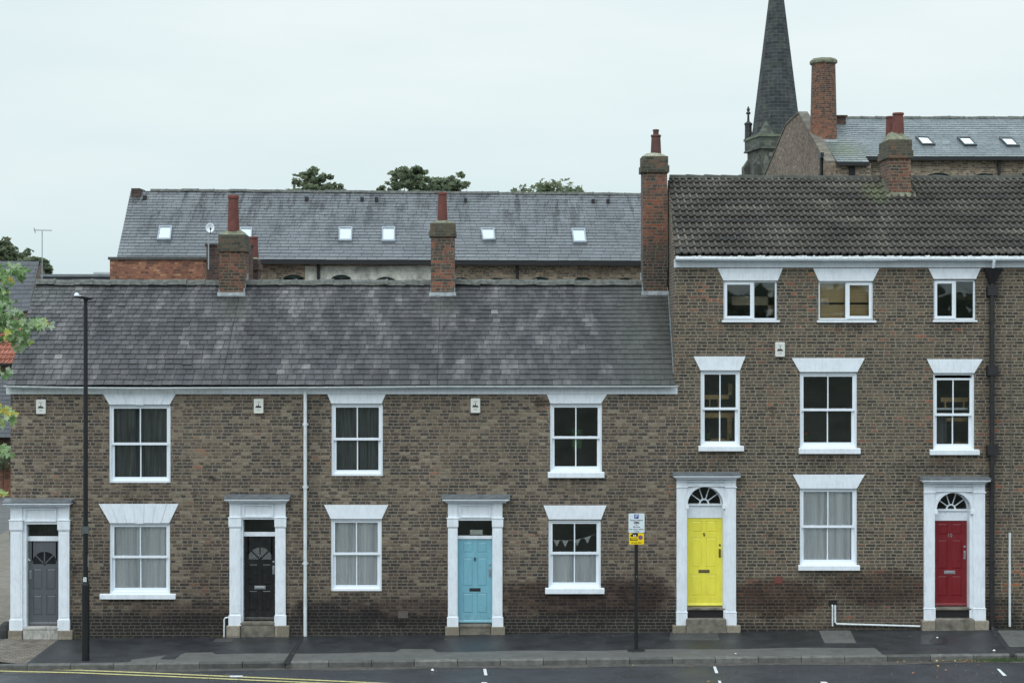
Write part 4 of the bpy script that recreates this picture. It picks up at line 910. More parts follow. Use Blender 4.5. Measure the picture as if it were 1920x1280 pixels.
# bunting in the ground floor window of number 8
bx0, bx1 = PX(1038), PX(1119); m = MB()
P0, P1 = Vector((bx0, .235, PZ(1014))), Vector((bx1, .235, PZ(1003)))
def sagp(u): p = P0.lerp(P1, u); p.z -= .07 * math.sin(u * math.pi); return p
m.tube([sagp(i / 10) for i in range(11)], .004, 5)
bt = m.build('string', M['net'])
tag(bt, None, None); bpy.data.objects.remove(bt)
bun = thing('bunting', (P0.x, P0.y, P0.z), 'white triangle bunting hung across the ground floor window beside the parking sign', 'bunting')
m = MB(); m.tube([sagp(i / 10) for i in range(11)], .004, 5); m.build('string', M['net'], bun)
for u in (.08, .28, .56, .80):
    a, b = sagp(u - .075), sagp(u + .075); c = (a + b) / 2 - Vector((0, 0, .16)); m = MB(); a2, b2, c2 = [q + Vector((0, .006, 0)) for q in (a, b, c)]
    m.raw([a, c, b, a2, c2, b2], [(0, 1, 2), (5, 4, 3), (0, 3, 4, 1), (1, 4, 5, 2), (2, 5, 3, 0)]); m.build('flag', M['alarm'], bun)
# green panel painted as a lit view deep in the upper room of number 8 (a garden window seen through the room)
m = MB(); m.box(PX(1078), PX(1096), 1.2, 1.24, PZ(848), PZ(812)); tag(m.build('backdrop', simple('green_backdrop', (.10, .26, .08), .6)), 'green backdrop of a garden view deep inside the dark upper window above the bunting', 'backdrop')

# gutters: one run per house
def lowgut(root, x0, x1, za, zb, mat, sag, seed):
    gutter(root, (x0, EY - .03, za), (x1, EY - .03, zb), mat, .05, sag, fascia=(PZ(725), PZ(738.5), 0), fmat=M['white'] if seed != 6 else M['white_old'], seed=seed)
lowgut(h6, PX(12), X67 - .003, PZ(722), PZ(725), M['white_old'], .022, 6)
lowgut(h7, X67, X78 - .003, PZ(725), PZ(722.5), M['white_old'], .004, 7)
lowgut(h8, X78, PX(1270), PZ(722.5), PZ(722), M['white_old'], .0, 8)
# chimneys on the low roofs
def yroof(py):      # where the front slope is seen at photo row py
    lo, hi = EY, RY
    for _ in range(40):
        mid = (lo + hi) / 2
        if CAM_H - (front_z(mid) - 0) < (py - 600) * (CAM_D + mid) / F: hi = mid if True else hi
        else: lo = mid
    return lo
def solveY(py):
    best = min((abs(front_z(y) - PZ(py, y)), y) for y in [EY + (RY - EY) * i / 400 for i in range(401)]); return best[1]
Yc = solveY(553)
def P_(px, Y): return PX(px, Y)
zb_ = front_z(Yc)
chimney(h7, P_(411, Yc), P_(457, Yc), Yc, .85, zb_, PZ(440, Yc), .1, M['brick_chimney'], [(P_(435, Yc) + .0, Yc + .22, .150, .125, .92, False)], .16, M['lichen'], cap_h=.42, wid=.045)
chimney(h8, P_(808, Yc), P_(852, Yc), Yc, .62, zb_, PZ(418, Yc), .1, M['brick_chimney_sooty'], [(P_(829, Yc), Yc + .25, .130, .105, .74, False)], .09, M['lichen'], cap_h=.34, wid=.045)
Ye = solveY(551)
chimney(h8, P_(1206, Ye), P_(1251, Ye), Ye, .62, front_z(Ye), PZ(293, Ye), .1, M['brick_chimney_sooty'], [(P_(1232, Ye), Ye + .28, .135, .115, .50, True)], .12, M['mortar'], cap_h=.40, wid=.05, pot_mat=simple('sooty_pot', (.10, .04, .032), .7, .3, 5))
# lead valley and mortar fillet along the tall house wall
m = MB(); x_ = PX(1265); 
for i in range(20):
    ya = EY + (RY - .3 - EY) * i / 20; yb = EY + (RY - .3 - EY) * (i + 1) / 20
    if ya < 0: continue
    m.raw([(x_ + .06 * ya - .03, ya, front_z(ya) + .015), (x_ + .06 * yb - .03, yb, front_z(yb) + .015), (x_ + .06 * yb - .004, yb, front_z(yb) + .07), (x_ + .06 * ya - .004, ya, front_z(ya) + .07)], [(0, 3, 2, 1), (0, 1, 2, 3)])
m.build('flashing', M['flash'], h8)

# ================================================================ THE TWO TALL HOUSES
TY0 = -.02; X9, X910, X10 = PX(1265), PX(1676), PX(2180)
TEY, TRY = -.2, 3.3
TEZ, TRZ = PZ(478, TEY), PZ(334, TRY)
TOP = PZ(496)
def tall_z(Y): return TEZ + (TRZ - TEZ) * (Y - TEY) / (TRY - TEY)
def tile_roof(root, P00, P10, P01, P11, rows, pitch, mat, name, x0, x1, seed=0, sides=None):
    """interlocking double-roll tiles: wavy courses, each lapping the one below"""
    rnd = random.Random(seed); P00, P10, P01, P11 = map(Vector, (P00, P10, P01, P11)); nrm = (P10 - P00).cross(P01 - P00).normalized(); m = MB()
    up = (P01 - P00); up.x = 0
    m.tint = .1
    m.raw([P00 - nrm * .03, P10 - nrm * .03, P11 - nrm * .03, P01 - nrm * .03], [(0, 1, 2, 3)])
    sm = 8; dx = pitch / sm
    def h(x):
        u = (x / pitch) % 1.0
        return .050 * max(0.0, math.cos((u - .5) * 2 * math.pi)) ** .8 + .004 * math.sin(u * 12.56)
    tintc = {}
    for r in range(rows):
        t0, t1 = r / rows, (r + 1.12) / rows; t1 = min(t1, 1.0)
        xa = P00.x + (P01.x - P00.x) * t0; n0 = math.floor(min(P00.x, P01.x) / dx); n1 = math.ceil(P10.x / dx)
        jit = {}
        for i in range(n0, n1):
            a, b = i * dx, (i + 1) * dx
            if a < xa - dx: continue
            a = max(a, xa)
            if b <= a: continue
            b = min(b, P10.x)
            tile = int(a // (pitch * 2)); 
            if tile not in jit: jit[tile] = (rnd.uniform(-.006, .006), rnd.uniform(0, .007))
            jy, jz = jit[tile]
            m.tint = max(0, min(1, .42 + .5 * noise.noise(Vector((a * .8, r * .5, seed))) + .16 * noise.noise(Vector((tile * 9.1, r * 7.7, 2))) + .55 * (h(a) / .05 - .4) * .75))  # rolls tinted paler than pans: worn tops plus a painted-in highlight
            y0 = up * t0 + Vector((0, P00.y + jy, P00.z)); y1 = up * t1 + Vector((0, P00.y, P00.z))
            def q(x, yy, l): return Vector((x, yy.y, yy.z)) + nrm * (h(x) + l)
            A, B, C, D = q(a, y0, .048 + jz), q(b, y0, .048 + jz), q(b, y1, .0), q(a, y1, .0)
            m.raw([A, B, C, D, A - nrm * .040, B - nrm * .040], [(0, 1, 2, 3), (4, 5, 1, 0)])
    return m.build(name, mat, root, smooth=False)
def tall_house(no, x0, x1, label, wins, dopen, kl=0):
    root = thing('townhouse', ((x0 + x1) / 2, 3.2, gz((x0 + x1) / 2)), label, 'house', 'tall brick houses')
    shell(root, x0, x1, TOP, [opening(w) for w in wins] + [dopen], M['brick_tall'], Y0=TY0, ridge=(TRY, TRZ), floors=(PZ(868), PZ(640)), kl=kl)
    a0 = PX(1264) if kl else x0; a1 = PX(1255, TRY) if kl else x0
    tile_roof(root, (a0, TEY, TEZ), (x1, TEY, TEZ), (a1, TRY, TRZ), (x1, TRY, TRZ), 13, .168, M['conc_tile'], 'roof', x0, x1, seed=no)
    back_slope(root, a1, x1, TRY, TRZ - .03, TOP, M['slate_left'])
    ridge_tiles(root, (a1, TRY, TRZ + (.05 if kl else .03)), (x1, TRY, TRZ + .03), .46, .085, M['ridge_dark'], seed=no)
    return root
W9 = [(1356, 1457, 526, 600), (1534, 1637, 527, 600), (1313, 1388, 694, 838), (1499, 1607, 698, 840), (1499, 1607, 914, 1060)]
h9 = tall_house(9, X9, X910, 'tall three-storey brick house with the yellow door', W9, (PX(1285), PX(1361), -.5, PZ(905)), kl=.06)
def beams(spec):
    def f(w, x0, x1, z0, z1, zm, FY):
        pass
    return f
casement(h9, W9[0], (1356, 1458, 1345, 1467, 503, 526), (1353, 1461, 600, 604), TY0, .56, 0)
def blindf(w, x0, x1, z0, z1, zm, FY):
    m = MB(); n = 34
    for i in range(n):
        if i in (13, 14): continue
        a = z0 + .04 + (z1 - z0 - .06) * i / n; b = z0 + .04 + (z1 - z0 - .06) * (i + .74) / n; m.box(x0 + .05, x1 - .05, FY + .16, FY + .168, a, b)
    m.build('roller_blind', M['blind_or_backing'], w)
casement(h9, W9[1], (1535, 1636, 1524, 1648, 503, 527), (1531, 1642, 600.5, 604.5), TY0, .52, 1, curt=blindf)
sash_window(h9, W9[2], (1313, 1387, 1300, 1397, 668, 694), (1309, 1394, 836, 845), TY0, mid=766, catches=False)
sash_window(h9, W9[3], (1499, 1607, 1484, 1621, 671, 697), (1497, 1612, 840, 850), TY0, mid=768)
sash_window(h9, W9[4], (1500, 1606, 1486, 1621, 889, 915), (1496, 1611, 1059, 1068), TY0, mid=987, curt=net_curt(35), catches=True)
arched_surround(h9, 9, (1260, 1386, 884, 897), (1268, 1287, 1359, 1379), (1322, 945, 33), (900, 911), (948, 970), (1288, 1356, 972, 1138), (1147, 1170), ((1260, 1285), (1360, 1387)), TY0, 'bright yellow door with six panels', 1)
W10 = [(1750, 1829, 524, 600), (1749, 1827, 699, 843)]
h10 = tall_house(10, X910, X10, 'tall three-storey brick house with the dark red door', W10, (PX(1749), PX(1826), -.5, PZ(915)))
casement(h10, W10[0], (1750, 1829, 1740, 1838, 503, 523), (1748, 1831, 600, 603.5), TY0, .52, 0)
def gath(w, x0, x1, z0, z1, zm, FY):
    curtain(w, x0 + .06, x0 + .40, z0 + .05, zm - .02, FY + .24, M['drape'], .03, 4, .6, seed=3); curtain(w, x0 + .05, x0 + .16, zm, z1 - .12, FY + .24, M['drape'], .02, 2, .2, seed=5)
sash_window(h10, W10[1], (1750, 1826, 1737, 1842, 673, 699), (1742, 1835, 843, 852), TY0, mid=777, slipped=.07, curt=gath)
m = MB(); m.box(PX(1756), PX(1820), .22, .24, PZ(769), PZ(765)); m.build('meeting_rail', M['white_old'], h10)
arched_surround(h10, 10, (1723, 1852, 892, 905), (1731, 1751, 1823, 1845), (1787, 955, 32), (908, 921), (956, 976), (1752, 1817, 977, 1138), (1140, 1161), ((1726, 1751), (1823, 1851)), TY0, 'dark red door with six panels', 1)
# wooden beams and shelves inside the upper rooms
def frame_thing(nm, label, cat, boxes, mat=None):
    m = MB()
    r = thing(nm, (boxes[0][0], boxes[0][2], boxes[0][4]), label, cat)
    for i, (a, b, c, d, e_, f_, part) in enumerate(boxes):
        q = MB(); q.box(a, b, c, d, e_, f_); q.build(part, mat or M['timber'], r)
    return r
Yi = .75
def bx(p0, p1, q0, q1, part, Y=Yi, th=.06): return (PX(p0, Y), PX(p1, Y), Y, Y + th, PZ(q1, Y), PZ(q0, Y), part)
frame_thing('bunk_bed', 'pine bunk bed frame seen inside the narrow first floor window above the yellow door', 'bed',
            [bx(1320, 1366, 740, 748, 'rail'), bx(1330, 1332, 748, 764, 'slat'), bx(1346, 1348, 748, 764, 'slat'), bx(1320, 1376, 774, 783, 'rail'), bx(1364, 1372, 783, 828, 'post'), bx(1332, 1364, 822, 828, 'rail'), bx(1366, 1373, 718, 740, 'post')])
frame_thing('bunk_bed', 'pine bunk bed frame seen behind the half-open first floor window left of the black downpipe', 'bed',
            [bx(1764, 1816, 745, 753, 'rail'), bx(1771, 1774, 753, 767, 'slat'), bx(1806, 1809, 753, 767, 'slat'), bx(1770, 1817, 783, 790, 'rail'), bx(1788, 1817, 829, 834, 'rail')])
frame_thing('wardrobe', 'tan wooden shelf seen inside the top left window under the tall roof', 'shelf', [bx(1372, 1450, 556, 572, 'board'), bx(1440, 1450, 540, 590, 'post')], simple('tan_wood', (.55, .45, .30), .6))
frame_thing('cupboard', 'pale shelf seen inside the top window beside the black downpipe', 'shelf', [bx(1782, 1822, 552, 562, 'board'), bx(1782, 1822, 545, 550, 'board')], simple('tan_wood', (.16, .13, .09), .6))
def pot_plant(px, py, label, red=False):
    r = thing('potted_plant', (PX(px, .22), .22, PZ(py, .22)), label, 'plant'); m = MB(); m.lathe([(.025, 0), (.035, .06), (.03, .06), (0, .05)], (PX(px, .22), .22, PZ(py, .22)), 12); m.build('flower_pot', M['pot'], r)
    m = MB(); rnd = random.Random(px); c = Vector((PX(px, .22), .22, PZ(py, .22) + .12))
    for i in range(90):
        d = Vector((rnd.gauss(0, .04), rnd.gauss(0, .03), rnd.gauss(0, .05))); a = Vector((rnd.uniform(-1, 1), rnd.uniform(-1, 1), rnd.uniform(-1, 1))).normalized() * .018; b = a.orthogonal().normalized() * .012; m.tint = rnd.random() * .5
        m.face([c + d - a, c + d + b, c + d + a, c + d - b])
    m.build('foliage', M['leaf_near'], r)
    if red:
        m = MB(); m.lathe([(0, -.03), (.03, -.015), (.035, 0), (.025, .02), (0, .03)], (c.x, c.y - .02, c.z + .08), 10); m.build('flower', simple('red_flower', (.5, .02, .03), .6), r)
pot_plant(1328, 828, 'small leafy plant on the left of the narrow window ledge above the yellow door')
pot_plant(1370, 828, 'small leafy plant on the right of the narrow window ledge above the yellow door')
pot_plant(1511, 828, 'small plant with a red flower in the wide first floor window', True)

# eaves of the tall houses
for (root, a, b, sd_) in ((h9, PX(1265), X910 - .003, 9), (h10, X910, X10, 10)):
    Yg = TEY - .03
    gutter(root, (a - (.02 if sd_ == 9 else 0), Yg, PZ(484.5, Yg)), (b, Yg, PZ(484.5, Yg) - .01), M['white'], .058, 0, fascia=(PZ(487), PZ(501.5), TY0), fmat=M['white'], seed=sd_)
    f = MB(); f.box(a, b, TEY + .02, TY0 - .032, PZ(489), PZ(487)); f.build('soffit', M['white'], root)
    m = MB(); rnd = random.Random(sd_); xx = a
    while xx < b:      # ragged white mortar squeezed out under the last course
        w_ = rnd.uniform(.03, .12); h_ = rnd.uniform(.005, .05); e1 = min(xx + w_, b)
        m.raw([(xx, TEY - .055, TEZ - .085), (e1, TEY - .055, TEZ - .085), (e1, TEY - .04, TEZ - .06 + h_), (xx, TEY - .04, TEZ - .06 + h_ * rnd.uniform(.3, 1)), (e1, TEY + .03, TEZ - .03 + h_ * .6), (xx, TEY + .03, TEZ - .03 + h_ * .4)], [(0, 1, 2, 3), (3, 2, 4, 5)]); xx = e1
    m.build('eaves_mortar', simple('bird_lime', (.62, .66, .66), .9, .25, 20), root)
# downpipe with hopper
m = MB(); hx = PX(1857.5)
m.raw([(PX(1843), -.30, PZ(503)), (PX(1874), -.30, PZ(503)), (PX(1874), -.03, PZ(503)), (PX(1843), -.03, PZ(503)), (PX(1852.5), -.16, PZ(531)), (PX(1862), -.16, PZ(531)), (PX(1862), -.03, PZ(531)), (PX(1852.5), -.03, PZ(531))],
      [(0, 4, 5, 1)[::1], (1, 5, 6, 2), (2, 6, 7, 3), (3, 7, 4, 0), (3, 2, 1, 0)[::-1], (4, 7, 6, 5)])
m.build('rainwater_hopper', M['black_iron'], h10)
dp = MB(); dp.tube([(hx, -.10, PZ(530)), (hx, -.10, PZ(1172)), (hx + .02, -.14, PZ(1183))], .055, 14)
for y in (600, 700, 752, 905, 1050, 1150): dp.tube([(hx, -.10, PZ(y) - .03), (hx, -.10, PZ(y) + .03)], .068, 14)
p = dp.build('downpipe', M['black_iron'], h10)
for y in (545, 694, 843):
    q = MB(); q.box(PX(1848), PX(1868), -.165, -.025, PZ(y + 9), PZ(y - 9)); q.build('bracket', M['black_iron'], p)
m = MB(); m.tube([(PX(1857.5), -.26, PZ(489)), (PX(1857.5), -.2, PZ(503))], .035, 10); m.build('outlet', M['white'], h10)
m = MB(); m.tube([(PX(1892), -.05, PZ(1173)), (PX(1892), -.05, PZ(998))], .028, 8); m.build('waste_pipe', M['white_old'], h10)
m = MB(); m.tube([(PX(1892.5), -.035, PZ(998)), (PX(1895), -.035, PZ(880)), (PX(1895.5), -.035, PZ(637))], .010, 6); m.build('cable', simple('grey_cable', (.14, .13, .12), .7), h10)
m = MB(); m.tube([(PX(1560), -.06, PZ(1172)), (PX(1560), -.06, PZ(1136)), (PX(1560), -.03, PZ(1133))], .018, 8); m.tube([(PX(1565), -.06, PZ(1133)), (PX(1565), -.06, PZ(1165)), (PX(1568), -.06, PZ(1168)), (PX(1724), -.06, PZ(1172.5))], .022, 8)
m.build('waste_pipe', M['white_old'], h9)
m = MB(); m.box(PX(1553), PX(1569), -.035, -.018, PZ(1134), PZ(1124)); m.build('vent', M['dark'], h9)
m = MB(); m.tube([(PX(421), -.05, gz(-6)), (PX(421), -.05, PZ(1160)), (PX(423), -.05, PZ(1157)), (PX(429), -.03, PZ(1156))], .02, 8); m.build('waste_pipe', M['white_old'], h7)
def airbrick(root, x0, x1, y0, y1, mat, Y):
    m = MB(); m.box(PX(x0), PX(x1), Y - .012, Y - .002, PZ(y1), PZ(y0)); r = m.build('air_brick', mat, root)
airbrick(h9, 1450, 1467, 1080, 1093, simple('red_airbrick', (.14, .045, .035), .8, .2, 20), TY0)
airbrick(h7, 746, 765, 1145, 1158, simple('grey_airbrick', (.10, .085, .075), .8, .2, 20), 0)
# stack between the tall houses
Y4 = min((abs(PZ(367, y) - tall_z(y)), y) for y in [i * .01 for i in range(330)])[1]
chimney(h10, PX(1667, Y4), PX(1708, Y4), Y4, .95, tall_z(Y4) - .02, PZ(262, Y4), .1, M['brick_stack_tall'], [(PX(1684, Y4 + .28), Y4 + .28, .150, .125, .56, False), (PX(1670, Y4 + .74), Y4 + .74, .13, .11, .53, False)], .26, M['lichen'], flash=False, cap_h=.46, wid=.05)
m = MB(); zc = tall_z(Y4); sl = (TRZ - TEZ) / (TRY - TEY)
m.raw([(PX(1659, Y4), Y4 - .12, zc - .05), (PX(1716, Y4), Y4 - .12, zc - .05), (PX(1716, Y4), Y4, zc + .08), (PX(1659, Y4), Y4, zc + .08)], [(0, 1, 2, 3)])
for s_, e_ in ((PX(1667, Y4), -.10), (PX(1708, Y4), .10)):
    a = [(s_ + e_ * 1.0, Y4 - .05, zc + .03), (s_, Y4 - .05, zc + .10), (s_, TRY - .2, zc + .10 + (TRY - .2 - Y4) * sl), (s_ + e_ * 1.0, TRY - .2, zc + .03 + (TRY - .2 - Y4) * sl)]
    m.raw(a, [(0, 1, 2, 3), (3, 2, 1, 0)])
m.build('flashing', M['lichen'], h10)

# ================================================================ THINGS FIXED TO THE FRONTS
def alarm(px, py, Y, label):
    x, z = PX(px), PZ(py); r = thing('alarm_box', (x, Y, z - .17), label, 'alarm box', 'alarm boxes on the house fronts')
    m = MB(); w, h = .112, .17
    m.prism([(x - w * .86, z - h), (x + w * .86, z - h), (x + w, z - h * .93), (x + w, z + h * .93), (x + w * .9, z + h), (x - w * .9, z + h), (x - w, z + h * .93), (x - w, z - h * .93)], Y - .07, Y - .002)
    m.build('case', M['alarm'], r, bevel=.02)
    e_ = MB(); yy = Y - .0725; b = z - .035; pts = [(-.07, 0), (.07, 0), (.07, .02), (.05, .028), (.05, .05), (.035, .05), (.03, .035), (.012, .04), (.01, .085), (.003, .115), (-.004, .085), (-.008, .045), (-.03, .04), (-.035, .06), (-.05, .06), (-.052, .03), (-.07, .022)]
    e_.prism([(x + a, b + c) for a, c in pts], yy, yy + .004); e_.build('emblem', M['black'], r)
    q = MB()
    for (a, c, zz) in ((-.045, .045, .10), (-.03, .03, .086), (-.045, .045, -.075), (-.03, .03, -.095)): q.box(x + a, x + c, yy, yy + .004, z + zz - .003, z + zz + .004)
    q.build('lettering', simple('grey_print', (.25, .26, .26), .6), r)
alarm(78, 762, 0, 'white alarm box at the upper left corner above the grey door')
alarm(485.5, 761, 0, 'white alarm box high on the wall above the black door')
alarm(891.5, 760, 0, 'white alarm box high on the wall above the pale blue door')
alarm(1461.5, 655, TY0, 'white alarm box on the tall house between its top and first floor windows')

# ================================================================ STREET FURNITURE
Yl = -2.52; Xl = PX(160.5, Yl); gl = gz(Xl)
lp = thing('street_lamp', (Xl, Yl, gl), 'tall black street lamp with a flat head and a number plate', 'street lamp')
m = MB(); zs_ = PZ(1096, Yl); m.tube([(Xl, Yl, gl - .1), (Xl, Yl, zs_), (Xl, Yl, zs_ + .10)], [.085, .085, .058], 8, True); m.build('base', M['black'], lp)
m = MB(); m.tube([(Xl, Yl, zs_ + .08), (Xl, Yl, PZ(575, Yl)), (Xl, Yl, PZ(574, Yl)), (Xl, Yl, PZ(562, Yl))], [.056, .044, .036, .036], 16); m.build('pole', M['black'], lp)
hz_ = PZ(558.5, Yl); m = MB()
top = [(-.30, -.14, .045), (-.02, -.30, .035), (.20, -.02, -.01), (.0, .2, .02), (-.22, .12, .04)]
bot = [(-.14, -.08, -.01), (.0, -.16, -.03), (.10, -.02, -.05), (.0, .12, -.03), (-.12, .06, -.01)]
m.raw([(Xl + a, Yl + b, hz_ + c) for a, b, c in top] + [(Xl + a, Yl + b, hz_ + c) for a, b, c in bot], [(0, 1, 2, 3, 4), (9, 8, 7, 6, 5)] + [(i + 5, (i + 1) % 5 + 5, (i + 1) % 5, i) for i in range(5)])
m.tube([(Xl, Yl, hz_ - .11), (Xl, Yl, hz_ - .02)], .045, 12)
m.build('lamp_head', M['black'], lp)
m = MB(); m.lathe([(0.055, 0), (.055, .03), (.035, .065), (0, .075)], (Xl - .17, Yl - .1, hz_ + .04), 12); m.box(Xl - .14, Xl - .07, Yl - .13, Yl - .08, hz_ + .04, hz_ + .055); m.build('sensor', M['upvc'], lp)
m = MB(); m.tube([(Xl, Yl, PZ(1000, Yl)), (Xl, Yl, PZ(990, Yl))], .058, 12); m.box(Xl - .075, Xl + .08, Yl - .07, Yl + .02, PZ(999, Yl), PZ(986, Yl)); m.build('clamp', simple('grey_clamp', (.09, .10, .10), .5), lp)
m = MB(); m.box(Xl - .032, Xl + .032, Yl - .066, Yl - .055, PZ(1089, Yl), PZ(1081, Yl)); pl = m.build('number_plate', M['upvc'], lp); text('3', .085, Xl, PZ(1085, Yl), Yl - .068, M['black'], pl)
m = MB(); m.box(Xl + .05, Xl + .062, Yl - .02, Yl + .02, PZ(1062, Yl), PZ(1040, Yl)); m.build('cable_clip', simple('clip', (.25, .25, .24), .5), lp)

Ys = -2.15; Xs = PX(1193, Ys); gs = gz(Xs)
sp = thing('parking_sign', (Xs, Ys, gs), 'black pole carrying a white parking sign over a yellow sign', 'parking sign')
m = MB(); m.tube([(Xs, Ys, gs), (Xs, Ys, PZ(964, Ys))], .040, 14); m.build('pole', M['black'], sp)
m = MB(); m.lathe([(.21, 0), (.20, .018), (.06, .03), (.055, .05)], (0, 0, 0), 8, .39); m.v = [(Xs + a, Ys + b * .8, gs + c + .004) for a, b, c in m.v]; m.build('base_plate', M['black_iron'], sp)
m = MB(); m.lathe([(0, 0), (.011, 0), (.011, .006), (0, .008)], (0, 0, 0), 8); m.v = [(Xs + a, Ys - .041 - c, PZ(1080, Ys) + b) for a, b, c in m.v]; m.build('bolt', M['chrome'], sp)
def plate(name, x0, x1, y0, y1, mat, Y):
    m = MB(); a, b, c, d = PX(x0, Y), PX(x1, Y), PZ(y1, Y), PZ(y0, Y); r = .02
    pts = []
    for (cx_, cz_, a0) in ((b - r, d - r, 0), (a + r, d - r, 90), (a + r, c + r, 180), (b - r, c + r, 270)):
        for k in range(4): an = math.radians(a0 + 30 * k); pts.append((cx_ + r * math.cos(an), cz_ + r * math.sin(an)))
    m.prism(pts, Y, Y + .006); return m.build(name, mat, sp)
Yp_ = Ys - .06
wp = plate('white_plate', 1178.5, 1208.5, 962, 998, simple('sign_white', (.66, .74, .78), .35, .02), Yp_)
yp = plate('yellow_plate', 1179.5, 1207.5, 999, 1020, simple('sign_yellow', (.86, .62, .01), .35, .02), Yp_)
blue = simple('sign_blue', (.02, .06, .30), .4); K = M['black']; xc = PX(1193.5, Yp_); yf = Yp_ - .003
def rect(par, nm, x0, x1, y0, y1, mat, k=.002):
    m = MB(); m.box(PX(x0, Yp_), PX(x1, Yp_), Yp_ - k - .001, Yp_ - .0005, PZ(y1, Yp_), PZ(y0, Yp_)); return m.build(nm, mat, par)
rect(wp, 'symbol', 1189.3, 1197.5, 963.4, 971.6, blue)
text('P', .115, xc, PZ(967.5, Yp_), yf - .002, simple('sign_print_white', (.8, .8, .8), .4), wp, extr=.001)
text('Permit holders', .047, xc, PZ(974.5, Yp_), yf, K, wp, extr=.001)
rect(wp, 'zone_panel', 1188.4, 1198.4, 977, 981.2, K); text('R 27', .055, xc, PZ(979.1, Yp_), yf - .002, simple('sign_print', (.8, .8, .8), .4), wp, extr=.001)
text('or', .045, xc, PZ(983.6, Yp_), yf, K, wp, extr=.001); text('60 mins', .048, xc, PZ(987.2, Yp_), yf, K, wp, extr=.001)
text('No return within', .045, xc, PZ(991.6, Yp_), yf, K, wp, extr=.001); text('1 hour', .045, xc, PZ(995.4, Yp_), yf, K, wp, extr=.001)
def silhouette(nm, pts, x, z, s, mat, k=.003):
    m = MB(); m.prism([(x + a * s, z + b * s) for a, b in pts], Yp_ - k, Yp_ - .0005); return m.build(nm, mat, yp)
silhouette('symbol', [(0, .2), (.3, .2), (.35, .05), (.5, .05), (.55, .2), (1.3, .2), (1.35, .05), (1.5, .05), (1.55, .2), (1.9, .2), (1.9, 1.0), (.55, 1.0), (.45, .75), (.05, .6)], PX(1182, Yp_), PZ(1006.5, Yp_), .088, K)
for i in range(2): rect(yp, 'window_mark', 1187.2 + i * 3.1, 1189.4 + i * 3.1, 1001.8, 1005, simple('mark', (.75, .7, .6), .4), .004)
silhouette('symbol', [(0, .1), (.2, .1), (.3, 0), (.45, 0), (.55, .1), (2.0, .1), (2.1, 0), (2.25, 0), (2.35, .1), (2.6, .15), (2.6, .4), (.25, .4), (.25, .75), (2.6, .75), (2.6, .85), (0, .85)], PX(1181.3, Yp_), PZ(1012.8, Yp_), .066, K)
def disc(nm, x, z, r, mat, k, r0=0):
    m = MB(); A = [(x + r * math.cos(i * math.pi / 12), z + r * math.sin(i * math.pi / 12)) for i in range(24)]
    m.prism(A, Yp_ - k, Yp_ - .0005); return m.build(nm, mat, yp)
dxx, dzz = PX(1201, Yp_), PZ(1007, Yp_)
disc('roundel', dxx, dzz, .050, simple('sign_red', (.42, .03, .03), .4), .002); disc('roundel', dxx, dzz, .038, simple('sign_blue2', (.10, .14, .36), .4), .004)
m = MB(); m.prism([(dxx - .030, dzz + .022), (dxx + .022, dzz - .030), (dxx + .030, dzz - .022), (dxx - .022, dzz + .030)], Yp_ - .006, Yp_ - .0005); m.build('roundel_bar', simple('sign_red', (.42, .03, .03), .4), yp)
text('At any time', .048, xc, PZ(1016.6, Yp_), yf, K, yp, extr=.001)

# wheel guard stone at the lane corner
m = MB(); c = WD(12, 1203, 38.4); m.lathe([(.20, 0), (.19, .2), (.14, .32), (.05, .38), (0, .39)], (c.x, c.y, -.14), 14); tag(m.build('guard_stone', simple('black_stone', (.03, .03, .03), .8, .3, 6)), 'dark rounded guard stone at the lane corner of the end house', 'guard stone')

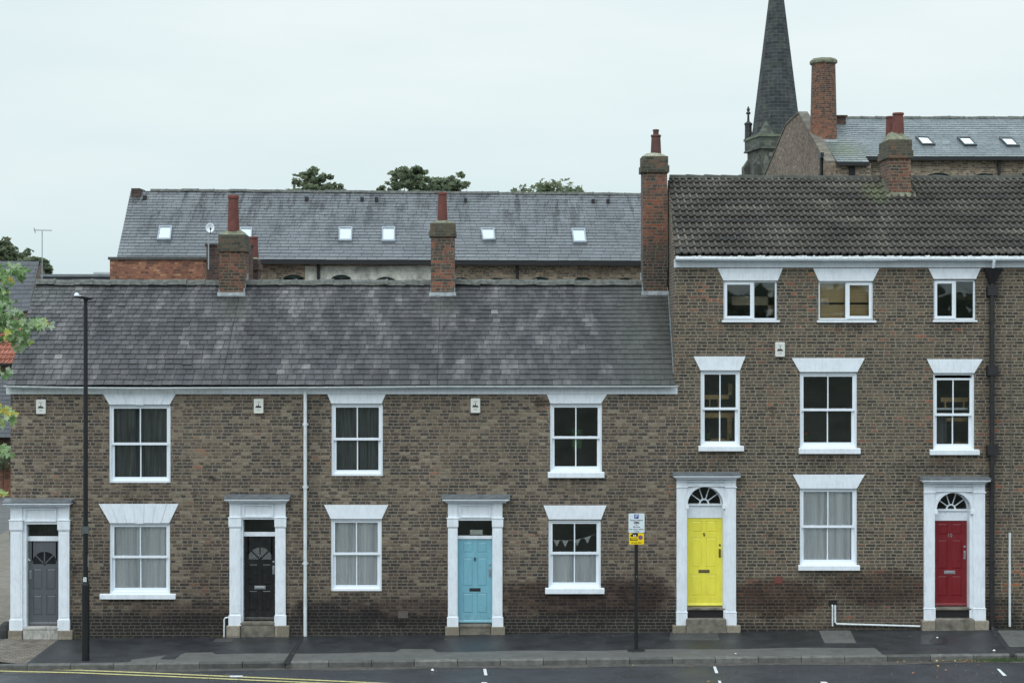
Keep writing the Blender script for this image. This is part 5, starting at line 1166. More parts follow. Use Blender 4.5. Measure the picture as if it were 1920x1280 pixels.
# ================================================================ BEHIND: LONG SLATE BUILDING
def reartint(x, s, p, rnd): return max(0, min(1, .5 + .25 * noise.noise(Vector((p.x * .8, s * .5, 5))) + rnd.uniform(-.13, .13)))
wh = thing('warehouse', (0, 20, -.3), 'long low brick building with grey slate roof and skylights behind the low houses', 'building')
A, B, C, D = WD(218, 486, 56), WD(1290, 490, 56), WD(245, 358, 61), WD(1290, 366, 61)
m = MB(); Yw = 18.25
holes = []
for (xa, xb, yt) in ((531, 570, 515), (621, 658, 515), (705, 741, 519), (846, 880, 520), (915, 950, 521), (995, 1030, 519), (1075, 1110, 520), (1155, 1190, 521)):
    a, b = WD(xa, yt, 56.25), WD(xb, yt, 56.25); holes.append((a.x, b.x, a.z - 1.1, a.z))
def flatwall(root, x0, x1, z0, z1, holes, Y, mat, name='wall', arch=.10, frame=None, winname='window'):
    m = MB(); xs = sorted(set([x0, x1] + [v for h in holes for v in h[:2]])); zs = sorted(set([z0, z1] + [v for h in holes for v in h[2:]]))
    for i in range(len(xs) - 1):
        for j in range(len(zs) - 1):
            cx, cz = (xs[i] + xs[i + 1]) / 2, (zs[j] + zs[j + 1]) / 2
            if any(h[0] < cx < h[1] and h[2] < cz < h[3] for h in holes): continue
            a, b, c, d = xs[i], xs[i + 1], zs[j], zs[j + 1]; m.face([(a, Y, c), (b, Y, c), (b, Y, d), (a, Y, d)])
    for (a, b, c, d) in holes:
        m.face([(a, Y, c), (a, Y, d), (a, Y + .2, d), (a, Y + .2, c)]); m.face([(b, Y + .2, c), (b, Y + .2, d), (b, Y, d), (b, Y, c)]); m.face([(a, Y, d), (b, Y, d), (b, Y + .2, d), (a, Y + .2, d)])
        n = 10; arc = [(a + (b - a) * i / n, d - arch * ((2 * i / n - 1) ** 2)) for i in range(n + 1)]
        m.prism([(a, d - arch - .002)] + arc[1:n // 2 + 1] + [((a + b) / 2, d - .001), (a, d - .001)], Y - .003, Y + .1)
        m.prism([(b, d - .001), ((a + b) / 2, d - .001)] + arc[n // 2:n] + [(b, d - arch - .002)], Y - .003, Y + .1)
    w = m.build(name, mat, root)
    for (a, b, c, d) in holes:
        f = MB(); q = .05; f.box(a, a + q, Y + .1, Y + .16, c, d); f.box(b - q, b, Y + .1, Y + .16, c, d); f.box(a + q, b - q, Y + .1, Y + .16, d - q - .06, d); f.box((a + b) / 2 - .02, (a + b) / 2 + .02, Y + .105, Y + .15, c, d - q)
        f.box(a + q, b - q, Y + .1, Y + .16, c + .3, c + .34)
        wi = f.build(winname, frame or M['green_win'], root); g = MB(); g.box(a + q, b - q, Y + .125, Y + .13, c, d - q - .06); g.build('pane', M['glass'], wi)
        g = MB(); g.box(a, b, Y + .5, Y + .52, c - .1, d + .1); g.build('blind_or_backing', M['dark'], wi)  # near-black sheet standing in for the shade of the room
    return w
wl_ = WD(222, 486, 56.25)
flatwall(wh, wl_.x, B.x, -.4, A.z + .02, holes, Yw, M['brick_rear'])
m = MB(); m.xprism([(Yw, -.4), (29, -.4), (29, A.z), (23, C.z - .1), (Yw, A.z)], wl_.x + .12 * Yw + .02, wl_.x + .12 * Yw + .2, -.12); m.build('gable_wall', M['brick_rear'], wh)
roof_slates(A, B, C, D, .255, .235, .36, .34, reartint, M['slate_rear'], 'roof', wh, seed=21, lift=.018)
m = MB(); m.face([D, C, (C.x, 29, A.z), (D.x, 29, B.z)]); m.build('rear_slope', M['slate_left'], wh)
m = MB(); m.box(A.x, B.x, 17.85, 18.0, A.z - .13, A.z - .0); m.v = [(x, y, z + (B.z - A.z) * (x - A.x) / (B.x - A.x) - .02) for x, y, z in m.v]; m.build('gutter', M['black'], wh)
ridge_tiles(wh, C + Vector((.75, 0, .05)), D + Vector((0, 0, .03)), .6, .085, M['ridge'], seed=4)
m = MB(); a = WD(246, 367, 60.5); b = WD(262, 353, 60.5); m.box(a.x, b.x, a.y, a.y + 1, a.z - .2, b.z); m.build('parapet', M['brick_dark'], wh)
def skylight(root, quad, P00, P10, P01, P11, label=None, ajar=False, mat=None):
    """roof window from its four photo corners projected on the roof patch plane"""
    P00, P10, P01, P11 = map(Vector, (P00, P10, P01, P11)); nrm = (P10 - P00).cross(P01 - P00).normalized(); cp = Vector((0, -CAM_D, CAM_H)); off = .05
    def hit(px, py, o):
        d = Vector(((px - 920) / F, 1, -(py - 600) / F)); t = (P00 + nrm * o - cp).dot(nrm) / d.dot(nrm); return cp + d * t
    q = [hit(*p, .03) for p in quad]        # bl, br, tr, tl
    c = sum(q, Vector()) / 4; 
    def ring(k, o): return [c + (p - c) * k + nrm * o for p in q]
    m = MB(); r0, r1, r2, r3 = ring(1, -.05), ring(1, .06), ring(.80, .06), ring(.78, .03)
    for A_, B_ in ((r0, r1), (r1, r2), (r2, r3)):
        for i in range(4): m.face([A_[i], A_[(i + 1) % 4], B_[(i + 1) % 4], B_[i]])
    w = m.build('skylight', mat or simple('skylight_frame', (.24, .27, .30), .5), root)
    g = MB(); g.face(ring(.79, .035)); g.build('pane', M['skyglass'], w)
    g = MB(); g.face(ring(.79, .012)); g.build('blind_or_backing', simple('white_blind', (.36, .40, .43), .8, .03), w)
    if ajar:
        g = MB(); a_, b_ = q[3] * .55 + q[0] * .45, q[2] * .55 + q[1] * .45; g.face([q[3] + nrm * .07, q[2] + nrm * .07, b_ + nrm * .09, a_ + nrm * .09]); g.build('sash', M['dark'], w)
for q in ([(294, 451), (320, 451), (323, 425), (299, 425)], [(449, 452), (472, 452), (473, 428), (450, 428)], [(635, 453), (660, 453), (661, 427), (635, 427)], [(716, 454), (741, 454), (741, 427), (716, 427)],
          [(905, 452), (929, 451), (927, 429), (901, 429)], [(1075, 456), (1100, 456), (1097, 430), (1071, 430)]):
    skylight(wh, q, A, B, C, D)
for px_ in (272, 575, 679, 706, 873, 1112, 1140):       # small roof vents
    m = MB(); t_ = (372 - 358) / 128; p = WD(px_, 373 + (px_ - 245) * .008, 60.35); m.box(p.x - .06, p.x + .06, p.y - .12, p.y + .1, p.z - .02, p.z + .13); m.build('roof_vent', M['black_iron'], wh)
for px_, d in ((597, 56.2), (970, 56.2)):
    p = WD(px_, 490, d); m = MB(); m.tube([(p.x, p.y - .02, p.z), (p.x, p.y - .02, p.z - 3)], .05, 8); m.build('downpipe', M['black'], wh)
# red-orange brick extension with flat top
ex = thing('brick_extension', (WD(290, 520, 53).x, 16.0, -.3), 'flat-topped orange brick outbuilding in front of the left end of the slate building', 'building')
a, b = WD(206, 487, 52.5), WD(381, 487, 52.5); m = MB(); m.box(a.x, b.x, a.y, a.y + 3, -.3, a.z); m.build('wall', M['brick_orange'], ex)
m = MB(); m.box(a.x - .05, b.x + .1, a.y - .06, a.y + 3.1, a.z, a.z + .09); m.build('coping', simple('dark_coping', (.07, .07, .065), .8, .3, 8), ex)
# dark wall and second stack behind the left chimney
p, q = WD(387, 461, 48), WD(470, 461, 48); m = MB(); m.box(p.x, q.x, p.y, p.y + .5, 0, p.z); m.box(p.x - .04, q.x + .04, p.y - .04, p.y + .54, p.z, p.z + .06); tag(m.build('brick_wall', M['brick_dark']), 'dark brick wall carrying the satellite dish behind the left chimney', 'wall')
rs = thing('rear_chimney', (WD(472, 525, 49).x, 11, 0), 'small brick chimney with red pot half hidden behind the leftmost chimney', 'chimney')
p, q = WD(461, 487, 49), WD(484, 487, 49); m = MB(); m.box(p.x, q.x, p.y, p.y + .6, 2, p.z); m.box(p.x - .04, q.x + .04, p.y - .04, p.y + .64, p.z - .3, p.z - .12); m.build('stack', M['brick_dark'], rs)
m = MB(); m.lathe([(q.x - p.x, 0), ((q.x - p.x) * .75, .09), (0, .13)], ((p.x + q.x) / 2 - .02, p.y + .3, p.z), 4, math.pi / 4); m.v = [(x, y, z) for x, y, z in m.v]; 
m = MB(); m.box(p.x + .03, q.x - .03, p.y + .03, p.y + .57, p.z, p.z + .07); m.build('flaunching', M['mortar'], rs, bevel=.03)
r = WD(473, 485, 49); m = MB(); m.lathe([(.15, 0), (.12, .62), (.14, .63), (.14, .68)], (r.x, p.y + .3, p.z + .03), 16); m.build('chimney_pot', M['pot'], rs)
# satellite dish
dd = thing('satellite_dish', WD(391, 505, 47.8), 'white satellite dish on a thin pole left of the leftmost chimney', 'satellite dish')
p = WD(391, 505, 47.8); t_ = WD(391, 440, 47.8); m = MB(); m.tube([p, t_], .018, 8); m.build('pole', simple('galvanised', (.35, .37, .38), .4), dd)
c = WD(395.5, 428, 47.6); m = MB(); m.lathe([(0, 0), (.055, .012), (.095, .03), (.125, .05), (.13, .045), (.095, .02), (0, -.01)], (0, 0, 0), 20); m.v = [(c.x + a, c.y - .1 * 1 - k, c.z + b * 1.1) for a, b, k in m.v]; m.build('dish', M['upvc'], dd, smooth=True)
m = MB(); m.tube([(c.x, c.y - .1, c.z - .16), (c.x + .05, c.y - .35, c.z - .06)], .01, 6); m.tube([(c.x + .05, c.y - .35, c.z - .07), (c.x + .05, c.y - .35, c.z - .0)], .025, 8); m.build('arm', M['black'], dd)

# ================================================================ LEFT BACKGROUND
lb = thing('slate_cottage', (WD(20, 700, 90).x, 52, 0), 'far dark slate roofed house behind the maple branches at the left edge', 'house')
A2, B2, C2, D2 = WD(-140, 588, 88), WD(54, 583, 88), WD(-140, 489, 92), WD(74, 490, 92)
roof_slates(A2, B2, C2, D2, .42, .42, .5, .5, reartint, M['slate_left'], 'roof', lb, seed=31)
m = MB(); m.box(A2.x, B2.x - .1, 50.3, 58, -.3, B2.z + .0); m.build('wall', M['brick_rear'], lb)
m = MB(); gx = B2.x; m.raw([(D2.x + .05, 50.2, B2.z - .1), (D2.x + .05, 54, D2.z - .05), (D2.x + .25, 58, B2.z - .1), (D2.x + .25, 50.2, -.3), (D2.x + .25, 58, -.3)], [(0, 3, 4, 2, 1)]); m.build('gable_wall', M['rubble'], lb)
m = MB(); m.face([D2, C2, (C2.x, 58.5, A2.z), (D2.x, 58.5, B2.z)]); m.build('rear_slope', M['slate_left'], lb)
pb = thing('pantile_cottage', (WD(5, 700, 78).x, 41, 0), 'far low house with an orange pantile roof behind the maple branches', 'house')
A3, B3, C3, D3 = WD(-140, 683, 77), WD(29, 680, 77), WD(-140, 604, 80), WD(30, 606, 80)
tile_roof(pb, A3, B3, C3, D3, 9, .21, M['pantile'], 'roof', 0, 0, seed=2)
m = MB(); m.box(A3.x, B3.x - .05, 39.2, 46, -.3, B3.z - .05); m.build('wall', M['rubble'], pb)
m = MB(); a = WD(29, 690, 77); m.box(A3.x, B3.x, 38.8, 38.95, B3.z - .12, B3.z - .02); m.build('gutter', M['black'], pb)
m = MB(); m.face([D3, C3, (C3.x, 46.5, A3.z), (D3.x, 46.5, B3.z)]); m.build('rear_slope', M['pantile'], pb)
sb_ = thing('slate_shed', (WD(5, 820, 72).x, 35, 0), 'low slate roofed shed beyond the lane wall at the left edge', 'shed')
A4, B4, C4, D4 = WD(-140, 820, 71.5), WD(24, 820, 71.5), WD(-140, 705, 75), WD(26, 705, 75)
roof_slates(A4, B4, C4, D4, .3, .3, .4, .4, reartint, M['slate_left'], 'roof', sb_, seed=33)
m = MB(); m.box(A4.x, B4.x - .05, 33.9, 38, -.3, B4.z - .03); m.build('wall', M['brick_dark'], sb_)
m = MB(); a, b = WD(-140, 872, 69), WD(20.5, 872, 69); m.box(a.x, b.x, 31, 31.35, -.2, a.z); m.box(a.x, b.x, 30.96, 31.39, a.z, a.z + .07); tag(m.build('garden_wall', M['brick_orange']), 'low red brick garden wall at the far end of the lane', 'wall')
fr = thing('flat_roofed_building', (WD(145, 520, 75).x, 37, 0), 'grey flat-roofed building low between the aerial and the orange outbuilding', 'building')
a, b = WD(80, 518, 75), WD(215, 518, 75); m = MB(); m.box(a.x, b.x, 37, 45, -.3, a.z - .02); m.build('wall', simple('dark_cladding', (.05, .055, .06), .6, .2, 3), fr)
m = MB(); m.box(a.x - .1, b.x + .1, 36.9, 45.1, a.z - .02, a.z + .10); m.build('roof', simple('grey_felt', (.16, .18, .19), .6, .2, 3), fr)
c = WD(190, 512, 76); m = MB(); m.box(c.x - .5, c.x + 1, 38.5, 40, a.z, c.z + .06); m.build('roof_box', simple('pale_cladding', (.4, .42, .42), .6, .1, 3), fr)
# aerial
ar_ = thing('tv_aerial', WD(79, 512, 70), 'thin television aerial on a tall mast at the upper left', 'aerial')
p, q = WD(79, 512, 70), WD(79, 433, 70); m = MB(); m.tube([p + Vector((0, 0, -.6)), q], .022, 6); m.build('mast', simple('alloy', (.30, .33, .36), .4), ar_)
l, r_ = WD(65, 431.5, 70), WD(97, 432, 70); m = MB(); m.tube([l, r_], .016, 6)
for i in range(9):
    t_ = .05 + i / 9; c = l.lerp(r_, min(t_, 1)); m.tube([c + Vector((0, -.25, 0)), c + Vector((0, .25, 0))], .007, 4)
m.tube([l + Vector((.03, 0, -.12)), l + Vector((-.03, 0, .10))], .022, 6)
m.build('antenna', simple('alloy_dark', (.22, .24, .27), .4), ar_)

# ================================================================ RIGHT BACKGROUND
rb = thing('gabled_mill', (WD(1750, 330, 62).x, 26, 0), 'gabled brick building with wet slate roof behind the tall houses', 'building')
gxX = WD(1549, 305, 60).x
gp = [(22, 0), (22, 13.19 - .0), (27.3, 15.70), (30.1, 15.56), (35.4, 13.9), (37, 13.3), (37, 0)]
m = MB(); m.xprism(gp, gxX, gxX + .35); m.build('gable_wall', M['rubble'], rb)
m = MB()
for (a, b) in zip(gp[1:-2], gp[2:-1]): m.xprism([(a[0], a[1] + .005), (b[0], b[1] + .005), (b[0], b[1] + .07), (a[0], a[1] + .07)], gxX - .03, gxX + .35)
m.build('coping', simple('gable_coping', (.13, .115, .09), .9, .4, 3), rb)
m = MB(); m.box((1622 - 920) * 61 / F, 32, 23.0, 23.3, 0, 13.5); 
zE, zR = WD(1700, 294, 61).z, WD(1700, 222, 65.3).z
hol = []
for (xa, xb, yt) in ((1738, 1783, 324), (1825, 1867, 325), (1908, 1950, 325)):
    a, b = WD(xa, yt, 61.2), WD(xb, yt, 61.2); hol.append((a.x, b.x, a.z - 1.0, a.z))
flatwall(rb, (1622 - 920) * 61 / F, 34, 0, zE - .02, hol, 23.2, M['brick_rear'])
flatwall(rb, gxX + .35, (1622 - 920) * 61 / F, 0, WD(1600, 306, 60).z, [], 22.1, M['brick_rear'], 'wing_wall')
m = MB(); a_ = WD(1598, 313, 60.05); m.box(a_.x - .12, a_.x + .1, 22.0, 22.09, a_.z - .7, a_.z + .02); m.build('slit_window', M['dark'], rb)
A5, B5, C5, D5 = Vector(((1618 - 920) * 61 / F, 23, zE)), Vector((34, 23, zE)), Vector(((1618 - 920) * 61 / F, 27.3, zR)), Vector((34, 27.3, zR))
def wettint(x, s, p, rnd): return max(0, min(1, .5 + .3 * noise.noise(Vector((p.x * .9, s * .8, 8))) + rnd.uniform(-.16, .16)))
roof_slates(A5, B5, C5, D5, .24, .24, .33, .33, wettint, M['slate_wet'], 'roof', rb, seed=41, lift=.018)
zW = WD(1600, 304, 60).z
roof_slates((gxX + .4, 22, zW), (A5.x, 22, zW), (gxX + .4, 27.3, zR), (A5.x, 27.3, zR), .24, .24, .33, .33, wettint, M['slate_wet'], 'wing_roof', rb, seed=42, lift=.018)
m = MB(); m.face([(34, 27.3, zR), (gxX + .3, 27.3, zR), (gxX + .3, 37, 13.2), (34, 37, 13.2)]); m.build('rear_slope', M['slate_left'], rb)
ridge_tiles(rb, (WD(1585, 222, 65.3).x, 27.3, zR + .04), (34, 27.3, zR + .04), .6, .09, M['ridge'], seed=9)
m = MB(); m.box(A5.x, 34, 22.85, 23.0, zE - .14, zE - .01); m.build('gutter', M['black'], rb)
m = MB(); m.box(gxX + .4, A5.x, 21.87, 22.0, zW - .14, zW - .01); m.build('gutter', M['black'], rb)
for q in ([(1729, 272.5), (1754, 272.5), (1740, 258), (1716, 257)], [(1808, 273.5), (1832, 273.5), (1819, 259), (1794, 258.5)], [(1888, 274.5), (1912, 275), (1898, 260), (1873, 259.5)]):
    skylight(rb, q, A5, B5, C5, D5, mat=simple('dark_skylight_frame', (.05, .06, .065), .5))
p = WD(1873, 295, 61.1); m = MB(); m.tube([(p.x, p.y - .02, p.z), (p.x, p.y - .02, p.z - 4)], .06, 8); m.build('downpipe', M['black'], rb)
a, b = WD(1565, 247, 64.5), WD(1586, 219, 64.5); m = MB(); m.box(a.x, b.x, 26.5, 27.5, a.z - .4, b.z); m.box(a.x - .02, b.x + .06, 26.45, 27.55, b.z, b.z + .06); m.build('parapet_block', M['brick_dark'], rb)
rc = WD(1544, 262, 63); m = MB()
zt_ = WD(1541, 112, 63).z; zbb = WD(1541, 267, 63).z - .12; N = 20
m.lathe([(.52, 0), (.51, .8), (.46, zt_ - zbb - .35), (.455, zt_ - zbb - .2)], (rc.x, 25.0, zbb), N)
c = m.build('chimney', M['brick_round'], rb, smooth=True, label='large round tapering brick chimney')
m = MB(); h0 = zt_ - zbb - .22; m.lathe([(.46, h0), (.54, h0 + .06), (.54, h0 + .16), (.46, h0 + .24), (.36, h0 + .24), (.36, h0 - .3)], (rc.x, 25.0, zbb), 8, .39); m.build('cap', M['lichen'], c)
m = MB(); a = WD(1533, 273, 62.3); b = WD(1571, 262, 62.3); m.prism([(a.x, a.z), (b.x, a.z), (b.x, b.z), (a.x, b.z)], 24.25, 24.4); m.build('flashing', M['flash'], c)
# drainpipe on the gable
p = WD(1553, 290, 60.2); m = MB(); m.box(gxX - .12, gxX, 22.4, 22.9, p.z - .1, p.z + .1); m.tube([(gxX - .06, 22.6, p.z), (gxX - .06, 22.6, p.z - 4)], .06, 8); m.build('downpipe', M['black'], rb)

# church
DS = 190.0
tw = thing('church_tower', (WD(1454, 252, DS + 3).x, DS + 3 - CAM_D, 0), 'dark stone church tower with a tall tapering spire', 'church')
xa = WD(1419, 252, DS).x; half = WD(1454, 252, DS + 3.1).x - xa; xb = xa + 2 * half; y0 = DS - CAM_D; y1 = y0 + 2 * half; zp = WD(0, 252, DS).z; zq = WD(0, 276, DS).z
m = MB(); m.box(xa, xb, y0, y1, 0, zq); m.build('tower', M['tower'], tw)
m = MB(); o = .25; m.box(xa - o, xb + o, y0 - o, y1 + o, zq, zp - .3); m.build('parapet', M['tower'], tw)
m = MB(); m.box(xa - o - .12, xb + o + .12, y0 - o - .12, y1 + o + .12, zp - .3, zp); m.build('coping', simple('mossy_stone', (.14, .16, .11), .9, .3, 1), tw)
m = MB(); m.box(xa - o - .1, xb + o + .1, y0 - o - .1, y1 + o + .1, zq - .2, zq); m.build('string_course', M['tower'], tw)
for (bx_, by_, wx, wy) in ((xa - .8, y0 + .1, .85, .9), (xa - .8, y1 - 1.2, .85, .9), (xa + .1, y0 - .8, .9, .85), (xb - 1, y0 - .8, .9, .85)):
    m = MB(); t2 = zq - 2.0; m.box(bx_, bx_ + wx, by_, by_ + wy, 0, t2); 
    cx_, cy_ = bx_ + wx / 2, by_ + wy / 2; vx = [(bx_, by_, t2), (bx_ + wx, by_, t2), (bx_ + wx, by_ + wy, t2), (bx_, by_ + wy, t2)]
    tx = xa + .02 if wx < .87 and bx_ < xa and by_ >= y0 else cx_; ty = cy_ if tx != cx_ else y0 + .02
    m.raw(vx + [(tx, ty, t2 + 1.3)], [(0, 1, 4), (1, 2, 4), (2, 3, 4), (3, 0, 4)]); m.build('buttress', M['tower'], tw)
tw.rotation_euler.z = math.radians(7.6)
# belfry opening on the front and left faces
def belfry(cx_, cz_, r, hgt):
    m = MB(); pts = semi(cx_, cz_, r, 14) + [(cx_ - r, cz_ - hgt), (cx_ + r, cz_ - hgt)]; m.prism(list(pts), y0 - .06, y0 - .02); w = m.build('belfry_window', M['dark'], tw)
    A_, B_ = semi(cx_, cz_, r, 14), semi(cx_, cz_, r + .28, 14); m = MB()
    for i in range(14): m.prism([A_[i], B_[i], B_[i + 1], A_[i + 1]], y0 - .16, y0 - .02)
    m.build('hood_mould', M['tower'], w)
belfry((xa + xb) / 2, zq - 2.6, 1.15, 3.5)
m = MB()
for i in range(7):
    cxx = xa + 1.2 + i * .66
    m.prism(semi(cxx, zq - .85, .24, 6) + [(cxx - .24, zq - 1.1), (cxx + .24, zq - 1.1)], y0 - .09, y0 - .0)
m.build('corbel_table', simple('corbel', (.16, .16, .13), .9, .2, 1), tw)
scx, scy = (xa + xb) / 2, (y0 + y1) / 2; hb = WD(0, -116, DS + 3).z - zp
def srad(z): return 2.92 * (1 - z / hb)
rr = [(srad(z), z) for z in (0, hb * .25, hb * .5, hb * .75)] + [(.03, hb)]
m = MB(); m.lathe(rr, (scx, scy, zp - .02), 8, math.pi / 8); m.build('spire', M['spire'], tw)
for (px_, py_) in ((xa + .9, y0 + .9), (xb - .9, y0 + .9), (xa + .9, y1 - .9)):
    m = MB(); m.lathe([(1.25, 0), (1.25, .02), (0, 1.7)], (px_, py_, zp - .02), 4, math.pi / 4); m.build('broach', M['tower'], tw)
for (px_, py_) in ((xa + .0, y1 - .4), (xb - .1, y1 - 1.2), ):
    m = MB(); m.lathe([(.45, 0), (.42, 1.6), (.5, 1.65), (.5, 1.85), (.16, 2.1), (.12, 2.9), (.28, 3.0), (.28, 3.15), (.12, 3.3), (.22, 3.5), (.05, 3.9)], (px_, py_, zp - .02), 8); m.build('pinnacle', M['spire'], tw)

# ================================================================ TREES
def leaves(m, c, rad, n, size, rnd, tint0=.5, shape=None, flat=.6):
    for _ in range(n):
        while True:
            d = Vector((rnd.uniform(-1, 1), rnd.uniform(-1, 1), rnd.uniform(-1, 1)))
            if d.length < 1: break
        p = c + Vector((d.x * rad[0], d.y * rad[1], d.z * rad[2])); a = Vector((rnd.uniform(-1, 1), rnd.uniform(-1, 1), rnd.uniform(-flat, flat))).normalized() * size * rnd.uniform(.6, 1.2)
        b = a.cross(Vector((rnd.uniform(-1, 1), rnd.uniform(-1, 1), rnd.uniform(-1, 1)))).normalized() * size * rnd.uniform(.35, .7)
        m.tint = max(0, min(1, tint0 + rnd.uniform(-.25, .25) + d.z * .12)); m.face([p - a, p + b, p + a, p - b])
def far_tree(pxc, pyt, half, d, label, seed, base=0.0, n=95):
    rnd = random.Random(seed); s = d / F; c = WD(pxc, pyt, d); H = half * s; r = thing('tree', (c.x, c.y, 0), label, 'tree', 'trees beyond the slate roof')
    crownc = Vector((c.x, c.y, c.z - H * .95)); m = MB(); br = MB()
    br.tube([(c.x, c.y, -.3), (c.x + .2, c.y, crownc.z - H * .7), (c.x, c.y, crownc.z + H * .2)], [H * .13, H * .09, H * .03], 8)
    for i in range(n):
        th = rnd.uniform(0, 6.28); ph = rnd.uniform(-.3, 1.45); rr_ = H * rnd.uniform(.35, 1.0) ** .6 * (1 + .22 * noise.noise(Vector((th * 1.2, ph * 2.5, seed))))
        p = crownc + Vector((math.cos(th) * math.cos(ph) * rr_, math.sin(th) * math.cos(ph) * rr_, math.sin(ph) * rr_ * .92))
        leaves(m, p, (H * rnd.uniform(.09, .2),) * 2 + (H * rnd.uniform(.05, .11),), 20, .19, rnd, .4 + .45 * rnd.random())
        if i % 12 == 0: br.tube([crownc - Vector((0, 0, H * .5)), crownc.lerp(p, .55) + Vector((0, 0, .15)), p], [H * .02, H * .012, .012], 5)
    br.build('trunk', M['bark'], r); m.build('crown', M['leaf_far'], r)
far_tree(590, 318, 62, 92, 'tree crown showing over the slate roof, leftmost of those behind it', 1)
far_tree(768, 312, 56, 92, 'tallest tree crown over the slate roof, left of the middle chimney pot', 2)
far_tree(845, 328, 62, 96, 'tree crown over the slate roof right of the middle chimney pot', 3)
far_tree(1034, 341, 118, 96, 'low tree crown barely rising over the slate roof, nearest the tall chimney', 4, n=330)
def lefttree(pxc, pyt, half, d, label, seed): far_tree(pxc, pyt, half, d, label, seed, n=150)
lefttree(8, 450, 62, 105, 'dark tree behind the far slate roof at the left edge', 11)
lefttree(70, 484, 26, 100, 'small dark tree beside the aerial mast at the left', 12)

# maple in the foreground, its branches reaching in from the left
mp = thing('maple_tree', (-9.6, -18.0, .6), 'maple with light green leaves reaching in from the left edge', 'tree')
rnd = random.Random(77)
LOBES = [(0, -.28), (.10, -.12), (.42, -.30), (.34, -.02), (.56, .16), (.24, .22), (.16, .30), (.0, .66), (-.16, .30), (-.24, .22), (-.56, .16), (-.34, -.02), (-.42, -.30), (-.10, -.12)]
def maple_leaf(m, p, size, rnd, tint):
    ax = Vector((rnd.uniform(-.5, .5), rnd.uniform(-.6, .1), -1)).normalized()      # tips droop
    sd_ = ax.cross(Vector((rnd.uniform(-1, 1), -1.2, rnd.uniform(-.2, .8)))).normalized(); nn = ax.cross(sd_)
    m.tint = tint; pts = [p + sd_ * (a * size) + ax * (b * size) + nn * (abs(a) * size * rnd.uniform(-.25, .25)) for a, b in LOBES]; c = p + ax * .05 * size
    b0 = len(m.v); m.v += [tuple(c)] + [tuple(q) for q in pts]
    for i in range(14): m.f.append((b0, b0 + 1 + i, b0 + 1 + (i + 1) % 14)); m.m.append(0); m.t.append(tint)
lv = MB(); bw_ = MB()
def spray(px, py, d, rx, ry, n, size=.108, tint=.5, tv=.28):
    c = WD(px, py, d)
    for _ in range(n):
        r_ = rnd.random() ** .6; th = rnd.uniform(0, 6.28); s = d / F
        p = c + Vector((math.cos(th) * r_ * rx * s, rnd.uniform(-.25, .25), math.sin(th) * r_ * ry * s)); maple_leaf(lv, p, size * rnd.uniform(.45, 1.2), rnd, max(0, min(1, tint + rnd.uniform(-tv, tv))))
SPK = 1
spray(14, 512, 20, 24, 18, 34, tint=.45); spray(34, 506, 20, 12, 12, 14, tint=.5); spray(10, 535, 20, 16, 16, 16, tint=.7); 
spray(12, 590, 20, 24, 34, 60, tint=.5); spray(38, 612, 20, 26, 18, 44, tint=.5); spray(66, 606, 20, 18, 10, 22, tint=.68); spray(86, 606, 20, 8, 9, 7, tint=.85, tv=.15); spray(30, 640, 20, 18, 20, 34, tint=.68); spray(4, 610, 20, 20, 30, 20, tint=.2)
spray(3, 700, 20, 14, 14, 12, tint=.5); spray(8, 778, 20, 20, 22, 30, tint=.6, tv=.38); spray(22, 770, 20, 9, 10, 9, tint=.9, tv=.1); spray(8, 846, 20, 16, 14, 16, tint=.5)
spray(0, 560, 20, 12, 20, 14, tint=.15)
spray(-1, 922, 20, 5, 6, 3, tint=.8)
for a, b, w in (((-120, 640), (70, 604), .02), ((-120, 560), (30, 505), .016), ((-100, 640), (30, 640), .012), ((-120, 800), (15, 772), .014), ((-110, 860), (12, 842), .012), ((-100, 640), (14, 585), .012)):
    p, q = WD(*a, 20), WD(*b, 20); mid_ = (p + q) / 2 + Vector((0, .1, -.05)); bw_.tube([p, mid_, q], [w, w * .7, .004], 6)
# the crown itself, out of the frame
cc = Vector((-9.6, -18.0, 7.2))
for i in range(60):
    th = rnd.uniform(0, 6.28); ph = rnd.uniform(-.9, 1.4); R_ = rnd.uniform(.8, 2.0); p = cc + Vector((math.cos(th) * math.cos(ph) * R_, math.sin(th) * math.cos(ph) * R_, math.sin(ph) * R_ * 1.3))
    if p.x > -7.1: continue
    bw_.tube([cc - Vector((0, 0, 1.2)), cc.lerp(p, .6), p], [.05, .025, .006], 5)
    for _ in range(34): maple_leaf(lv, p + Vector((rnd.gauss(0, .22), rnd.gauss(0, .22), rnd.gauss(0, .18))), .12, rnd, rnd.uniform(.1, .7))
bw_.tube([(-9.6, -18, .3), (-9.5, -18, 3), (-9.6, -18, 6), tuple(cc)], [.22, .17, .13, .06], 10)
bw_.build('trunk', M['bark'], mp); lv.build('crown', M['leaf_near'], mp)
# shrub by the lane wall
sh = thing('shrub', WD(6, 930, 68), 'green shrub at the foot of the red garden wall by the lane', 'shrub'); m = MB(); p = WD(2, 880, 67); leaves(m, WD(6, 860, 68.5), (.7, .4, .5), 400, .09, rnd, .6); m.build('foliage', M['leaf_far'], sh)
m = MB(); m.tube([WD(6, 925, 68.5), WD(6, 870, 68.5)], .03, 5); m.build('stem', M['bark'], sh)

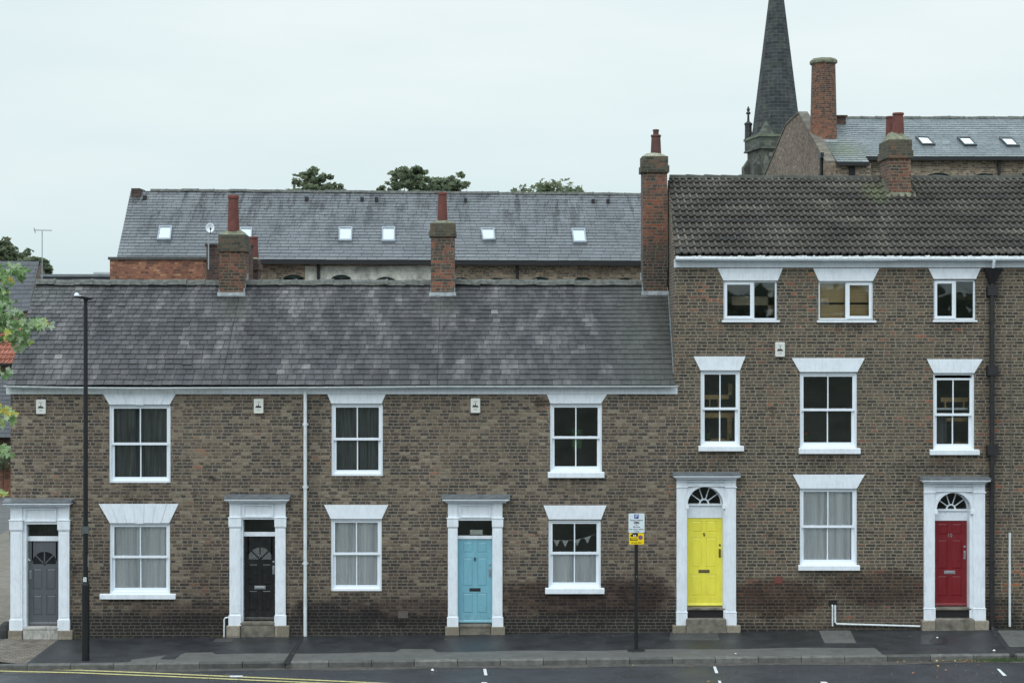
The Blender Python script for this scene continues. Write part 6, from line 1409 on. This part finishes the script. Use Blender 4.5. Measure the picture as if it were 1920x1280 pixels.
# distant wood on the far side of the street, behind the photographer: it shows in the window glass
m = MB(); rnd = random.Random(99)
for i in range(2600):
    X_ = rnd.uniform(-75, 75); h_ = 9.3 + 2.0 * noise.noise(Vector((X_ * .09, 3, 1))) + 1.2 * noise.noise(Vector((X_ * .4, 7, 1)))
    z_ = 1 + (h_ - 1) * rnd.random() ** .6
    a_ = Vector((rnd.uniform(-1, 1), rnd.uniform(-.4, .4), rnd.uniform(-1, 1))).normalized() * .9; b_ = a_.cross(Vector((rnd.uniform(-.5, .5), 1, rnd.uniform(-.5, .5)))).normalized() * .6
    p = Vector((X_, -88 + rnd.uniform(-3, 3), z_)); m.tint = rnd.random() * .6; m.face([p - a_, p + b_, p + a_, p - b_])
m.build('woods', M['leaf_far'], kind='stuff')

# ================================================================ SMALL STUFF
m = MB(); rnd = random.Random(5)
def roadpt(px, py, dz=-.11):
    X = PX(px, -3)
    for _ in range(4):
        d = (CAM_H - gz(X) - dz) * F / (py - 600); X = (px - 920) * d / F
    return Vector((X, d - CAM_D, gz(X) + dz))
for _ in range(120):
    px_ = rnd.gauss(1800, 55) if rnd.random() < .75 else rnd.uniform(200, 1900); py_ = rnd.uniform(1236.5, 1241) if rnd.random() < .75 else rnd.uniform(1245, 1276)
    if px_ < 1500: py_ = rnd.uniform(1249, 1278)
    p = roadpt(px_, py_); s = rnd.uniform(.012, .035); m.tint = rnd.random(); a = rnd.uniform(0, 6.28); u = Vector((math.cos(a), math.sin(a), rnd.uniform(-.3, .5))) * s; v = Vector((-math.sin(a), math.cos(a), rnd.uniform(0, .6))) * s * .7
    p.z += .012; m.face([p - u, p - v * .8, p + u, p + v])
m.build('fallen_leaves', M['fallen'], kind='stuff', label='orange fallen leaves scattered along the gutter')
m = MB()
for _ in range(500):
    px_ = rnd.choice([rnd.gauss(1885, 22), rnd.gauss(1870, 14), rnd.uniform(1780, 1920)]); p = roadpt(px_, rnd.uniform(1236, 1240)); h = rnd.uniform(.02, .09); a = rnd.uniform(-.03, .03); m.tint = rnd.random(); m.face([p + Vector((-.006, 0, 0)), p + Vector((.006, 0, 0)), p + Vector((a, rnd.uniform(-.02, .02), h))])
m.build('weeds', M['weed'], kind='stuff', label='weeds growing in the gutter at the right')
def scrap(px, py, s, label, dz=-.11):
    p = roadpt(px, py, dz); m = MB(); rr_ = random.Random(px); n = 7; pts = [p + Vector((math.cos(i * 6.28 / n) * s * rr_.uniform(.6, 1.2), math.sin(i * 6.28 / n) * s * rr_.uniform(.6, 1.2), rr_.uniform(0, .01))) for i in range(n)]; t_ = p + Vector((0, 0, s * .8))
    for i in range(n): m.face([pts[i], pts[(i + 1) % n], t_])
    m.face(list(reversed(pts))); tag(m.build('litter_scrap', M['alarm']), label, 'litter')
patch('pavement_patch', ground('patch_mid', (.05, .05, .05), .25, .75, 5), [(1727, 1208), (1752, 1208), (1748, 1189), (1727, 1189)], .005)
patch('manhole_cover', M['black_iron'], [(1760 + 18 * math.cos(-a * math.pi / 8), 1200 - 6.5 * math.sin(-a * math.pi / 8)) for a in range(16)][::-1], .008)
m = MB(); rnd = random.Random(12)
for _ in range(420):
    if rnd.random() < .6: px_, py_ = rnd.uniform(-10, 1930), rnd.uniform(1244, 1279); dz_ = -.108; 
    else: px_, py_ = rnd.uniform(250, 1930), rnd.choice([rnd.uniform(1188, 1232), rnd.gauss(1189, 2)]); dz_ = .008
    p = roadpt(px_, py_, dz_)
    if dz_ > 0 and (p.y > -.05 or p.y < KY): continue
    if dz_ < 0 and p.y > KY - .2: continue
    s = rnd.uniform(.005, .014) * (1.6 if rnd.random() < .08 else 1); m.tint = rnd.random(); a = rnd.uniform(0, 6.28); u = Vector((math.cos(a), math.sin(a), 0)) * s; v = Vector((-math.sin(a), math.cos(a), 0)) * s
    m.face([p - u, p - v, p + u, p + v]); m.face([p - u, p + Vector((0, 0, s)), p + v]); m.face([p - u, p - v, p + Vector((0, 0, s))])
m.build('gravel', leafmat('grit', [(0, (.08, .08, .07)), (.6, (.22, .21, .19)), (.9, (.35, .33, .25)), (1, (.5, .42, .12))], 0), kind='stuff')
m = MB()
for _ in range(260):
    px_ = rnd.choice([rnd.gauss(150, 12), rnd.uniform(160, 250), rnd.gauss(410, 10), rnd.gauss(1900, 15), rnd.uniform(580, 830)]); X_ = PX(px_); h = rnd.uniform(.015, .07) * (2.2 if 132 < px_ < 150 else 1); p = Vector((X_, -.02 - rnd.random() * .05, gz(X_))); m.tint = rnd.random()
    m.face([p + Vector((-.007, 0, 0)), p + Vector((.007, 0, 0)), p + Vector((rnd.uniform(-.04, .04), rnd.uniform(-.03, 0), h))])
m.build('weeds', leafmat('dry_weeds', [(0, (.05, .07, .03)), (1, (.22, .19, .11))], .1), kind='stuff')
scrap(811, 1256, .055, 'crumpled white scrap on the road below the pale blue door')
scrap(1864, 1219, .04, 'white scrap on the pavement near the kerb at the far right', .006)
scrap(1757, 1195, .03, 'white scrap on the pavement in front of the red door', .006)
scrap(1379, 1225, .03, 'small white scrap on the concrete strip near the yellow door', .008)
